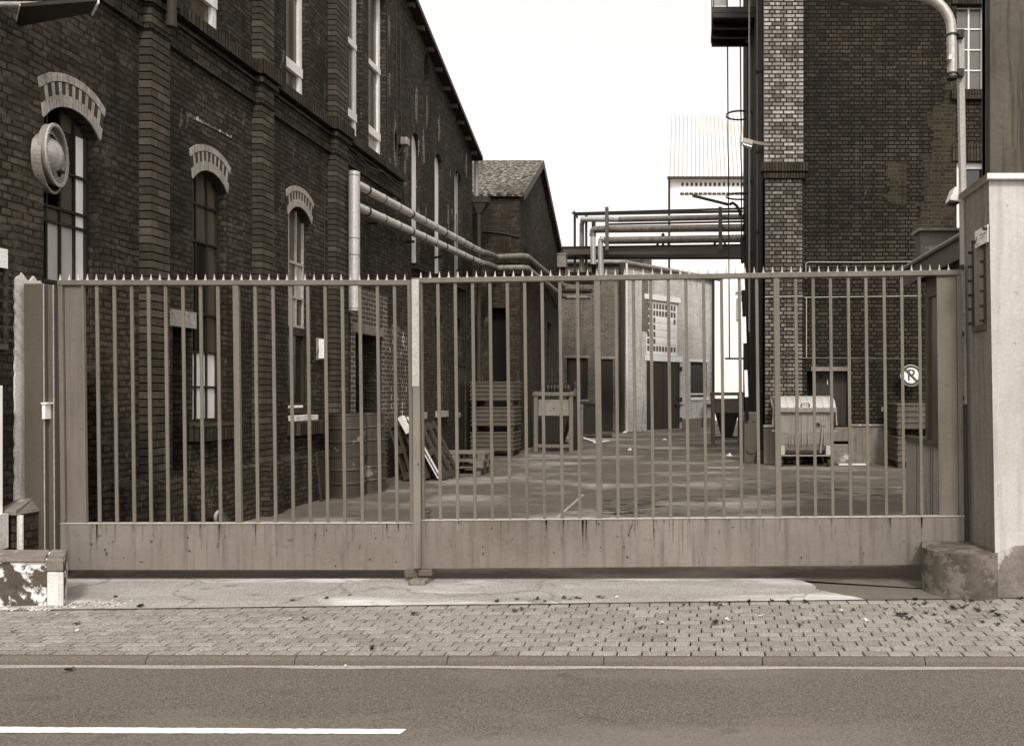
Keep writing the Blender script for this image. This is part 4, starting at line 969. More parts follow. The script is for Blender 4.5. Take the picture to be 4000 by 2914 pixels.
# platform, ladder
t = thing('platform', 'dark steel landing platform with rail jutting from the top of the tower', 'platform', (1.2, 21, 11.5))
x0 = .56
m = MB(); m.box(x0, TX, 20.2, 22.0, 11.60, 11.75); m.build('deck', 'dark_steel', t)
m = MB()
for y in (20.25, 20.85, 21.4, 21.92): m.box(x0 + .02, TX, y - .04, y + .04, 11.48, 11.60)
m.build('joist', 'dark_steel', t)
m = MB()
for (x, y) in ((x0 + .03, 20.25), (x0 + .38, 20.25), (x0 + .03, 21.95), (TX - .05, 20.25)): m.beam((x, y, 11.75), (x, y, 12.9), .035, .035, (0, 1, 0))
m.beam((x0 + .03, 20.25, 12.85), (TX, 20.25, 12.85), .03, .03); m.beam((x0 + .03, 20.25, 12.3), (TX, 20.25, 12.3), .02, .02); m.beam((x0 + .03, 20.25, 12.85), (x0 + .03, 21.95, 12.85), .03, .03); m.build('railing', 'dark_steel', t)
m = MB(); m.box(x0 + .05, x0 + .36, 20.245, 20.255, 11.80, 12.22); m.build('mesh_guard', 'render', t)
t = thing('cage_ladder', 'long thin steel ladder with safety hoops up the side of the tower', 'ladder', (1.3, 22, 3))
Yl_ = 21.8; xa, xb, xw = XU(2840, Yl_), XU(2890, Yl_), XU(2935, Yl_)
for (x, y, z0) in ((xa, Yl_, ZV(1402, Yl_)), (xb, Yl_ - .05, ZV(1180, Yl_)), (xw, Yl_ + .1, ZV(1402, Yl_))):
    m = MB(); m.beam((x + (.07 if x == xa else .06 if x == xb else 0), y, z0), (x, y, 13.6), .035, .035, (0, 1, 0)); m.build('rail', 'dark_steel', t)
m = MB(); m.beam((xa - .06, Yl_, ZV(1401, Yl_)), (xw, Yl_, ZV(1401, Yl_)), .05, .05); m.build('foot_bar', 'dark_steel', t)
for z in (ZV(768, Yl_), ZV(452, Yl_), ZV(130, Yl_), ZV(70, Yl_)):
    m = MB(); rr = (xw - xa) / 2 + .03; cx_ = (xw + xa) / 2; hoop = [(cx_ + rr * math.cos(q * math.pi / 12), Yl_ + .35 * math.sin(q * math.pi / 12), z) for q in range(25)]
    for p, q in zip(hoop[:-1], hoop[1:]): m.beam(p, q, .012, .05)
    m.build('hoop', 'dark_steel', t)
# bracket lamp and floodlight
t = thing('bracket_lamp', 'slender dark lamp arm reaching left from the tower above the pipe bridge', 'lamp', (1.4, 22, 7))
m = MB(); m.tube([P(2893, 845, 22.3), P(2889, 825, 22.3), P(2878, 805, 22.3), P(2862, 793, 22.3), P(2850, 800, 22.3)], .045, 10); m.build('arm', 'dark_steel', t)
m = MB(); m.beam(P(2850, 801, 22.3), P(2705, 765, 22.3), .12, .06); m.build('lamp_head', 'dark_steel', t)
t = thing('floodlight', 'tilted grey floodlight on a short arm at the tower corner', 'floodlight', tuple(P(2950, 560, 17.4)))
m = MB(); m.beam(P(2900, 552, 17.3), P(2940, 563, 17.3), .18, .11); m.build('lamp_head', 'galv', t, bevel=.01)
m = MB(); m.beam(P(2900, 566, 17.28), P(2936, 577, 17.28), .15, .03); m.build('lamp_glass', 'white', t)
m = MB(); m.beam(P(2938, 556, 17.32), P(2988, 566, 17.36), .06, .07); m.build('arm', 'wood', t)
# ledges at the tower foot
t = thing('loading_ledge', 'low concrete loading ledge with pale top edge under the tower wall', 'ledge', (4, 17.5, 0))
m = MB(); m.box(XU(3322, 17.32), XU(3500, 17.32), 17.32, TY, 0, ZV(1664, 17.4)); m.build('block', 'conc_dark', t, bevel=.015)
m = MB(); m.box(XU(3322, 17.3), XU(3500, 17.3), 17.29, TY, ZV(1664, 17.4), ZV(1659, 17.4) + .01); m.build('top_edge', 'stone', t)
t = thing('concrete_steps', 'two rough concrete steps between the waste container and the loading ledge', 'steps', (3.5, 17.4, 0))
m = MB(); m.box(XU(3240, 17.3), XU(3320, 17.3), 17.3, TY, .0, ZV(1735, 17.4)); m.build('lower_step', 'stone', t, bevel=.02)
m = MB(); m.box(XU(3240, 17.4), XU(3319, 17.4), 17.42, TY, ZV(1735, 17.4) + .06, ZV(1670, 17.4)); m.build('upper_step', 'conc_dark', t, bevel=.02)
t = thing('foundation_block', 'dark concrete block with whitish top at the foot of the pale pier', 'block', (1.9, 17.2, 0))
m = MB(); m.box(XU(2984, 17.2), XU(3060, 17.2), 17.2, PY, 0, ZV(1668, 17.2)); m.build('block', 'conc_dark', t, bevel=.02)
m = MB(); m.box(XU(2984, 17.2), XU(3022, 17.2), 17.18, PY, ZV(1668, 17.2), ZV(1664, 17.2) + .015); m.build('top_edge', 'strip', t)
m = MB(); a, b = P(3274, 1814, 17.1), P(3381, 1814, 17.1); m.box(a.x, b.x, 17.02, 17.14, .0, .03)
tag(m.build('loose_plank', 'wood_light', None), 'white painted plank lying on the ground in front of the loading ledge', 'plank')

# ============================================================ THINGS IN THE YARD
# no-parking sign
p = P(3559, 1467, TY - .3)
t = thing('no_parking_sign', 'round no-parking sign with a crossed P on the tower wall', 'sign', tuple(p))
rO = 41 / F * p.y * 1.02; yS = p.y
def disc(m, c, r, y, th, n=40): m.lathe((c.x, y, c.z), [(r, 0), (r, th)], n, (0, 1, 0))
m = MB(); disc(m, p, rO, yS, .02); m.build('rim', 'white', t)
m = MB(); disc(m, p, rO - .008, yS - .004, .004); m.build('ring', 'sign_grey', t)
m = MB(); disc(m, p, rO * .715, yS - .008, .004); m.build('face', 'white', t)
pm = text_mesh('letter', 'P', rO * 1.50, t, 'dark_steel', (p.x - rO * .02, yS - .010, p.z), (R(90), 0, 0), .002)
m = MB(); rr = rO * .74; m.beam((p.x - rr * .70, yS - .016, p.z + rr * .70), (p.x + rr * .70, yS - .016, p.z - rr * .70), .004, rO * .20, (0, 0, 1)); m.build('slash', 'sign_grey', t)
m = MB(); m.box(p.x - .05, p.x + .05, yS + .02, TY, p.z - .06, p.z + .06); m.build('bracket', 'galv', t)
# small wall plate
p = P(3465, 1598, TY - .02); t = thing('wall_plate', 'small grey notice plate low on the tower wall', 'sign', tuple(p))
m = MB(); m.box(p.x - .13, p.x + .13, TY - .025, TY, p.z - .05, p.z + .05); m.build('plate', 'stone', t)
m = MB()
for r_ in range(2):
    x = p.x - .10
    while x < p.x + .10:
        w_ = random.uniform(.008, .03); m.box(x, x + w_, TY - .028, TY - .0255, p.z + .012 - r_ * .035, p.z + .026 - r_ * .035); x += w_ + .009
m.build('lettering', 'dark_steel', t)
# waste container
cx_, cy_ = XU(3146, 16.6), 16.6
wc = thing('waste_container', 'large ribbed galvanised waste container on castors in front of the tower', 'waste container', (cx_, cy_ + .4, 0))
hw = .615; zb0, zb1, zl_ = .27, 1.22, 1.50
m = MB()
n_ = 10; prof = [(-.0, zb1), (-.0, .75), (.03, .50), (.09, .36), (.20, .28), (.5, .26), (.80, .28), (.91, .36), (.97, .50), (1.0, .75), (1.0, zb1)]
for k in range(len(prof) - 1):
    a, b = prof[k], prof[k + 1]; sm = True
    m.face([(cx_ - hw, cy_ + a[0], a[1]), (cx_ - hw, cy_ + b[0], b[1]), (cx_ + hw, cy_ + b[0], b[1]), (cx_ + hw, cy_ + a[0], a[1])], True)
for sx in (-1, 1): m.face([(cx_ + sx * hw, cy_ + a[0], a[1]) for a in prof])
m.build('body', 'galv', wc)
m = MB()
for u in (3085, 3093, 3108, 3134, 3158, 3208, 3220):
    x = XU(u, cy_); m.box(x - .012, x + .012, cy_ - .012, cy_ + .01, .48, 1.16)
m.box(cx_ - .22, cx_ + .25, cy_ - .014, cy_ + .01, 1.185, 1.205); m.build('body_rib', 'galv', wc)
m = MB()
lp_ = [(-.06, zb1 + .02), (-.05, zb1 + .07), (-.02, 1.36), (.06, 1.43), (.25, 1.50), (.5, 1.53), (.8, 1.50), (1.0, 1.36), (1.03, zb1 + .02)]
for k in range(len(lp_) - 1):
    a, b = lp_[k], lp_[k + 1]
    m.face([(cx_ - hw - .03, cy_ + a[0], a[1]), (cx_ + hw + .03, cy_ + a[0], a[1]), (cx_ + hw + .03, cy_ + b[0], b[1]), (cx_ - hw - .03, cy_ + b[0], b[1])], k > 1)
for sx in (-1, 1): m.face([(cx_ + sx * (hw + .03), cy_ + a[0], a[1]) for a in lp_])
lid = m.build('lid', 'gate_bare', wc)
m = MB(); m.box(cx_ - hw - .04, cx_ + hw + .04, cy_ - .075, cy_ - .045, zb1 - .03, zb1 + .06)
m.build('lid_rim', 'galv', lid)
m = MB()
for k in range(8):
    x = cx_ - .54 + k * .154
    for (a, b) in zip(lp_[1:5], lp_[2:6]): m.beam((x, cy_ + a[0] - .004, a[1] + .004), (x, cy_ + b[0] - .004, b[1] + .006), .03, .014)
m.build('lid_rib', 'gate_bare', lid)
m = MB(); x = XU(3144, cy_); m.tube([(x - .09, cy_ - .03, 1.30), (x - .09, cy_ - .075, 1.33), (x - .08, cy_ - .075, 1.375), (x + .08, cy_ - .075, 1.375), (x + .09, cy_ - .075, 1.33), (x + .09, cy_ - .03, 1.30)], .011, 8); m.build('handle', 'dark_steel', lid)
for sx in (-1, 1):
    m = MB(); m.tube([(cx_ + sx * (hw - .02), cy_ - .02, 1.10), (cx_ + sx * (hw - .005), cy_ - .06, 1.05), (cx_ + sx * (hw - .005), cy_ - .06, .85), (cx_ + sx * (hw - .02), cy_ - .02, .80)], .013, 8); m.build('side_grip', 'dark_steel', wc)
    m = MB(); x = cx_ + sx * (hw + .06); m.beam((x, cy_ + .1, 1.30), (x + sx * .02, cy_ + .1, .90), .03, .05, (0, 1, 0)); m.beam((x - .02, cy_ + .1, 1.3), (x - .02, cy_ + .5, 1.45), .03, .05); m.beam((x - sx * .08, cy_ + .1, .78), (x + sx * .04, cy_ + .1, .78), .04, .04); m.build('lid_arm', 'galv', wc)
    m = MB(); x = cx_ + sx * (hw - .10); m.box(x - .07, x + .07, cy_ - .02, cy_ + .12, .26, .46); m.build('foot_bracket', 'gate_bare', wc)
m = MB(); m.box(cx_ - hw + .02, cx_ + hw - .02, cy_ - .02, cy_ + .06, .235, .265); m.build('base_rail', 'galv', wc)
for sx in (-1, 1):
    for sy in (.10, .85):
        m = MB(); x = cx_ + sx * (hw - .10); m.lathe((x - .025, cy_ + sy, .085), [(.085, 0), (.085, .05)], 20, (1, 0, 0)); wh = m.build('wheel', 'rust', wc)
        m = MB(); m.box(x - .04, x - .03, cy_ + sy - .02, cy_ + sy + .02, .08, .235); m.box(x + .03, x + .04, cy_ + sy - .02, cy_ + sy + .02, .08, .235); m.box(x - .05, x + .05, cy_ + sy - .05, cy_ + sy + .05, .21, .235); m.build('fork', 'dark_steel', wh)
m = MB(); m.beam(P(3214, 1660, cy_ - .04), P(3205, 1770, cy_ - .04), .03, .02, (0, 1, 0)); m.tube([P(3190, 1649, cy_ - .03), P(3200, 1650, cy_ - .05), P(3205, 1659, cy_ - .05), P(3226, 1657, cy_ - .05), P(3231, 1665, cy_ - .05)], .008, 6); m.build('brake_lever', 'galv', wc)
m = MB(); m.lathe((XU(3196, cy_), cy_ - .05, ZV(1657, cy_)), [(.04, 0), (.03, .05)], 14, (0, 1, 0)); m.build('lock', 'dark_steel', wc)
# raised barrier
t = thing('raised_barrier', 'barrier with its black and white striped boom standing upright by the tower corner', 'barrier', (1.4, 17.6, 0))
Yb = 17.6
m = MB(); m.box(XU(2907, Yb), XU(2957, Yb), Yb, Yb + .35, 0, ZV(1610, Yb)); m.build('housing', 'post', t, bevel=.015)
m = MB(); m.lathe((XU(2934, Yb), Yb - .03, ZV(1752, Yb)), [(.115, 0), (.115, .03)], 28, (0, 1, 0)); m.lathe((XU(2947, Yb), Yb - .02, ZV(1638, Yb)), [(.055, 0), (.055, .02)], 20, (0, 1, 0)); m.build('counterweight', 'post', t)
m = MB(); m.hexa([(XU(2950, 17.4), 17.4, 0), (XU(3000, 17.4), 17.4, 0), (XU(3000, 17.4), 17.55, 0), (XU(2950, 17.4), 17.55, 0), (XU(2958, 17.4), 17.4, .3), (XU(2990, 17.4), 17.4, .3), (XU(2990, 17.4), 17.55, .3), (XU(2958, 17.4), 17.55, .3)]); m.build('foot', 'dark_steel', t)
vs = [930, 1030, 1134, 1238, 1341, 1446, 1550, 1640]
for k in range(7):
    ua = 2897 + (vs[k] - 930) * .031; ub = 2897 + (vs[k + 1] - 930) * .031
    m = MB(); m.beam(P(ua, vs[k], Yb - .06), P(ub, vs[k + 1], Yb - .06), .075, .04, (0, 1, 0)); m.build('boom_section', 'white' if k % 2 else 'black', t)
# hopper crates
def hopper_crate(cx, cy, w_, hgt, number, label, tone_top):
    t = thing('hopper_crate', label, 'hopper crate', (cx, cy, 0), 'timber crates holding steel hoppers'); d_ = w_
    hw_ = w_ / 2
    for sx in (-1, 1):
        for sy in (0, 1):
            m = MB(); x = cx + sx * (hw_ - .06); y = cy + sy * (d_ - .12) + .06; m.box(x - .055, x + .055, y - .05, y + .05, 0, hgt - .10); m.build('post', 'wood', t, bevel=.008)
    for y in (cy + .04, cy + d_ - .05):
        m = MB(); m.box(cx - hw_ - .02, cx + hw_ + .02, y - .06, y + .06, hgt - .10, hgt); m.build('top_rail', 'wood', t, bevel=.01)
        m = MB(); m.box(cx - hw_ + .12, cx + hw_ - .12, y - .02, y + .04, .12, .20); m.build('bottom_rail', 'wood', t)
    for sx in (-1, 1):
        m = MB(); x = cx + sx * (hw_ - .05); m.box(x - .05, x + .05, cy + .11, cy + d_ - .12, hgt - .12, hgt + .02); m.build('top_rail', 'wood', t, bevel=.01)
    zt_, zm_ = hgt - .20, hgt - .64; iw = hw_ - .125
    m = MB(); m.box(cx - iw, cx + iw, cy + .08, cy + d_ - .1, zm_, zt_); m.box(cx - iw - .005, cx + iw + .005, cy + .07, cy + .085, zt_ - .05, zt_ - .03); m.box(cx - iw - .005, cx + iw + .005, cy + .07, cy + .085, zm_, zm_ + .05)
    bn = m.build('bin', tone_top, t)
    text_mesh('number', number, .10, bn, 'dark_steel', (cx, cy + .078, (zt_ + zm_) / 2 - .02), (R(90), 0, 0), .002)
    m = MB(); m.hexa([(cx - iw * .45, cy + .2, .22), (cx + iw * .45, cy + .2, .22), (cx + iw * .45, cy + d_ - .25, .22), (cx - iw * .45, cy + d_ - .25, .22), (cx - iw + .01, cy + .09, zm_), (cx + iw - .01, cy + .09, zm_), (cx + iw - .01, cy + d_ - .11, zm_), (cx - iw + .01, cy + d_ - .11, zm_)])
    m.build('funnel', 'dark_steel', t)
    return t
hopper_crate(XU(2161, 20.9), 20.9, 1.08, 1.62, '6', 'timber crate around a pale steel hopper marked 6, bottles on top', 'galv')
hopper_crate(XU(2841, 24.0), 24.0, 1.0, 1.62, '13', 'timber crate around a brown steel hopper marked 13, beside the tower', 'wood')
hc = XU(2161, 20.9)
# bottles on the crate
m0 = MB(); m0.lathe((0, 0, 0), [(.045, 0), (.05, .02), (.05, .17), (.045, .20), (.022, .245), (.018, .30), (.022, .31), (.02, .33)], 14)
b0 = None
for k in range(10):
    pos = (hc - .22 + k * .062 + random.uniform(-.01, .01), 21.25 + .25 * (k % 3), 1.56)
    if b0 is None: b0 = m0.build('bottle', 'glass_dark'); o = b0
    else: o = b0.copy(); col.objects.link(o)
    o.location = pos; tag(o, 'dark glossy bottle standing in the row on top of the timber crate marked 6', 'bottle', 'bottles on the timber crate')
m = MB(); m.box(hc - .30, hc + .42, 21.1, 21.9, 1.50, 1.56); tag(m.build('bottle_tray', 'wood_dark'), 'dark tray under the bottles on the crate marked 6', 'tray')
x = XU(2246, 21.6); t = thing('gas_cylinder', 'tall dark gas cylinder standing right of the crate marked 6', 'gas cylinder', (x, 21.6, 0))
m = MB(); m.lathe((x, 21.6, 0), [(.10, 0), (.115, .03), (.115, 1.55), (.10, 1.66), (.05, 1.74), (.045, 1.76)], 20); m.build('body', 'dark_steel', t)
m = MB(); m.lathe((x, 21.6, 1.76), [(.06, 0), (.062, .12), (.045, .16), (.02, .17)], 16); m.build('cap', 'dark_steel', t)
# second frame right of crate
t = thing('timber_frame', 'narrow upright timber frame behind the crate marked 6', 'frame', (XU(2252, 22), 22, 0))
for u, mt in ((2242, 'strip'), (2264, 'wood'), (2273, 'wood')):
    m = MB(); x = XU(u, 22); m.box(x - .03, x + .03, 22, 22.08, 0, ZV(1590, 22)); m.build('upright', mt, t)
m = MB(); m.box(XU(2236, 22), XU(2278, 22), 21.98, 22.1, ZV(1592, 22), ZV(1580, 22)); m.build('cap_rail', 'wood', t)
# dark cabinet by the rear door
t = thing('steel_cabinet', 'dark low steel cabinet in front of the workshop side window', 'cabinet', (XU(2300, 29), 29, 0))
a, b = XU(2262, 28.6), XU(2334, 28.6)
m = MB(); m.box(a, b, 28.6, 29.3, .05, ZV(1582, 28.6)); m.build('body', 'door_paint', t, bevel=.01)
m = MB(); m.box(a - .03, b + .03, 28.57, 29.33, ZV(1582, 28.6), ZV(1574, 28.6)); m.build('top', 'dark_steel', t)
m = MB(); m.tube([P(2282, 1705, 27.6) * 1, P(2390, 1703, 27.6)], .10, 12); o = m.build('pipe_length', 'dark_steel'); o.location.z = .0; tag(o, 'thick dark pipe lying on the ground before the narrow workshop door', 'pipe')
for (ua, va, ub, vb, lab) in ((2268, 1708, 2325, 1726, 'pale plank lying beside the dark pipe'), (2240, 1738, 2278, 1746, 'short grey board on the ground at the foot of the crate marked 6'), (2325, 1729, 2374, 1722, 'thin pale lath on the ground pointing at the workshop door')):
    a, b = Vector(onz(ua, va, .03)), Vector(onz(ub, vb, .03)); m = MB(); m.beam(a, b, .14, .03); tag(m.build('loose_board', 'wood_light' if 'pale' in lab else 'wood'), lab, 'board')
# corrugated steel stacking boxes
def steel_box(mat, w_, d_, h_, label, loc, group):
    t = thing('stacking_box', label, 'steel box', loc, group); m = MB(); lip = .012
    m.box(-w_ / 2, w_ / 2, 0, d_, .10, h_); b = m; 
    for o_ in (m.build('body', mat, t),): o_.location = (0, 0, 0)
    return t
def make_box(mat, w_, d_, h_):
    t = bpy.data.objects.new('stacking_box', None); col.objects.link(t)
    prof = []; nr = 5; z0, z1 = .13, h_
    prof.append((z0, .02)); 
    for k in range(nr):
        zc = z0 + .03 + (z1 - z0 - .06) * k / (nr - 1)
        prof += [(zc - .024, 0.0), (zc - .014, .022), (zc + .014, .022), (zc + .024, 0.0)]
    m = MB(); hx = w_ / 2
    rings = [[(-hx - o_, -o_, z), (hx + o_, -o_, z), (hx + o_, d_ + o_, z), (-hx - o_, d_ + o_, z)] for z, o_ in prof]
    for a, b in zip(rings[:-1], rings[1:]):
        for k in range(4): m.face([a[k], a[(k + 1) % 4], b[(k + 1) % 4], b[k]])
    m.face(list(reversed(rings[0]))); m.face(rings[-1])
    o_ = m.build('body', mat); o_.parent = t
    for (x, y) in ((-hx + .07, .02), (hx - .07, .02), (-hx + .07, d_ - .12), (hx - .07, d_ - .12)):
        m = MB(); m.hexa([(x - .05, y, 0), (x + .05, y, 0), (x + .05, y + .1, 0), (x - .05, y + .1, 0), (x - .07, y - .02, .13), (x + .07, y - .02, .13), (x + .07, y + .12, .13), (x - .07, y + .12, .13)])
        o_ = m.build('foot', mat); o_.parent = t
    return t
pb = make_box('crate_steel', 1.06, .85, .62)
xs_ = XU(1922, 19.4)
for k, nm in enumerate(('lowest', 'middle', 'topmost')):
    o = pb if k == 0 else copy_tree(pb); o.location = (xs_ + (0, .015, -.01)[k], 19.4 + (0, .01, .0)[k], k * .635 + .0); o.rotation_euler = (0, 0, R((0, .8, -.5)[k]))
    tag(o, nm + ' brown ribbed steel box of the three-high stack against the gable house', 'steel box', 'ribbed steel boxes stacked by the gable house')
pb2 = make_box('crate_steel', 1.05, .95, .68)
for k, nm in enumerate(('lower', 'upper')):
    o = pb2 if k == 0 else copy_tree(pb2); o.location = (XU(3492, 16.3) + .62, 16.35, k * .70); o.rotation_euler = (0, 0, R((1.0, -1.2)[k]))
    tag(o, nm + ' ribbed steel box of the pair stacked beside the no-parking sign', 'steel box', 'ribbed steel boxes by the gatehouse')
# pallets
def make_pallet(mat):
    t = bpy.data.objects.new('pallet', None); col.objects.link(t)
    L_, W_ = 1.12, .78
    for y in (0, .17, .34, .51, .68):
        m = MB(); m.box(-L_ / 2, L_ / 2, y, y + .10, .120, .142); o_ = m.build('deck_board', mat); o_.parent = t
    for x in (-L_ / 2, -.07, L_ / 2 - .14):
        m = MB(); m.box(x, x + .14, 0, W_, .098, .119); o_ = m.build('cross_board', mat); o_.parent = t
        for y in (0, .34, .68):
            m = MB(); m.box(x + .005, x + .135, y + .002, y + .098, .022, .098); o_ = m.build('block', mat); o_.parent = t
    for y in (0, .34, .68):
        m = MB(); m.box(-L_ / 2, L_ / 2, y, y + .10, 0, .021); o_ = m.build('runner', mat); o_.parent = t
    return t
pp = make_pallet('wood')
xs_ = XU(1773, 14.9)
for k, nm in enumerate(('bottom', 'middle', 'top')):
    o = pp if k == 0 else copy_tree(pp); o.location = (xs_ + (-.05, .02, .04)[k], 14.85 + (.05, 0, .02)[k], .003 + k * .148); o.rotation_euler = (0, 0, R((1.5, -1, .5)[k]))
    tag(o, nm + ' wooden pallet of the low stack on the ground near the hall', 'pallet', 'pallets stacked near the hall')
pd = make_pallet('wood_dark')
lean = [(-4.60, 14.05, 64, pd, 'pale-edged pallet leaning outermost, right behind the centre gate post'), (-4.92, 14.0, 70, pd, 'dark pallet in the middle of the leaning row'), (-5.20, 13.9, 74, pd, 'dark pallet leaning innermost, closest to the hall wall')]
for k, (x, y, ang, src, lab) in enumerate(lean):
    o = copy_tree(src) if k != 1 else pd
    # length axis turned up, top leaning to the wall on the left
    o.rotation_euler = (R(180), R(ang), 0)
    o.location = (x - .56 * math.cos(R(ang)) + .14, y + .78, .56 * math.sin(R(ang)) + .05)
    tag(o, lab, 'pallet', 'pallets leaning against the hall')
a = P(1578, 1628, 14.0); b = P(1606, 1690, 14.0)
m = MB(); m.beam(a, P(1712, 1868, 14.0), .06, .012); m.beam(a + Vector((.06, 0, .0)), P(1724, 1868, 14.0), .06, .012); m.beam(P(1566, 1628, 13.98), P(1600, 1690, 13.98), .14, .09)
tag(m.build('slat_bundle', 'wood_light'), 'bundle of bright fresh slats leaning on top of the pallets', 'slats')
# drums
def make_drum():
    t = bpy.data.objects.new('oil_drum', None); col.objects.link(t); h_ = .635; r_ = .262
    prof = [(r_ + .010, 0), (r_ + .012, .012), (r_, .022)]
    for z in (h_ * .33, h_ * .66): prof += [(r_, z - .02), (r_ + .013, z - .006), (r_ + .013, z + .006), (r_, z + .02)]
    prof += [(r_, h_ - .022), (r_ + .012, h_ - .012), (r_ + .010, h_), (r_ - .006, h_), (r_ - .006, h_ - .02), (.001, h_ - .02)]
    m = MB(); m.lathe((0, 0, 0), prof, 40); o_ = m.build('shell', 'drum'); o_.parent = t
    m = MB(); m.lathe((.14, .05, h_ - .02), [(.03, 0), (.03, .014), (.001, .015)], 14); o_ = m.build('bung', 'rust'); o_.parent = t
    return t
dr = make_drum()
spots_ = [(-5.36, 11.95, 0, 'bottom drum of the nearer stack, with a bright scuff, behind the left gate leaf'), (-5.35, 11.96, .637, 'top drum of the nearer stack of dirty drums'),
          (-5.24, 12.46, 0, 'bottom drum of the farther stack, half hidden by the nearer one'), (-5.25, 12.45, .637, 'top drum of the farther stack by the doorway')]
for k, (x, y, z, lab) in enumerate(spots_):
    o = dr if k == 0 else copy_tree(dr); o.location = (x, y, z); o.rotation_euler = (0, 0, R(70 * k)); tag(o, lab, 'drum', 'dirty steel drums by the hall')
# rainwater spout elbow at the hall foot
x, y = P(890, 2010, 8.9).x, 8.9
t = thing('drain_elbow', 'black drain pipe elbow at the foot of the hall, below the second arched window', 'drain pipe', (x, y, 0))
m = MB(); m.tube([(LX + .12, y, .16), (LX + .26, y - .02, .17), (LX + .34, y - .04, .10), (LX + .36, y - .05, .0)], .06, 12); m.build('elbow', 'dark_steel', t)
m = MB(); m.lathe((LX + .24, y - .02, .17), [(.075, -.015), (.075, .015)], 14, (1, 0, 0)); m.build('collar', 'flaky_paint', t)
# litter in the yard
for (u, v, s_, lab) in ((2596, 1718, .10, 'crumpled white paper on the yard before the double doors'), (2460, 1757, .10, 'small dark and white scrap on the yard'), (2850, 1780, .12, 'white rag beside the crate marked 13'), (2440, 1690, .13, 'white scrap at the foot of the workshop rain pipe')):
    q = Vector(onz(u, v, .0)); m = MB(); n_ = 9; pts = []
    for k in range(n_): t_ = 2 * math.pi * k / n_; pts.append(q + Vector((s_ * random.uniform(.5, 1) * math.cos(t_), s_ * random.uniform(.5, 1) * math.sin(t_), .002)))
    top_ = q + Vector((0, 0, s_ * .55))
    for k in range(n_): m.face([pts[k], pts[(k + 1) % n_], top_ + Vector((random.uniform(-.02, .02), 0, random.uniform(-.02, .02)))])
    tag(m.build('litter', 'white_paint'), lab, 'litter')

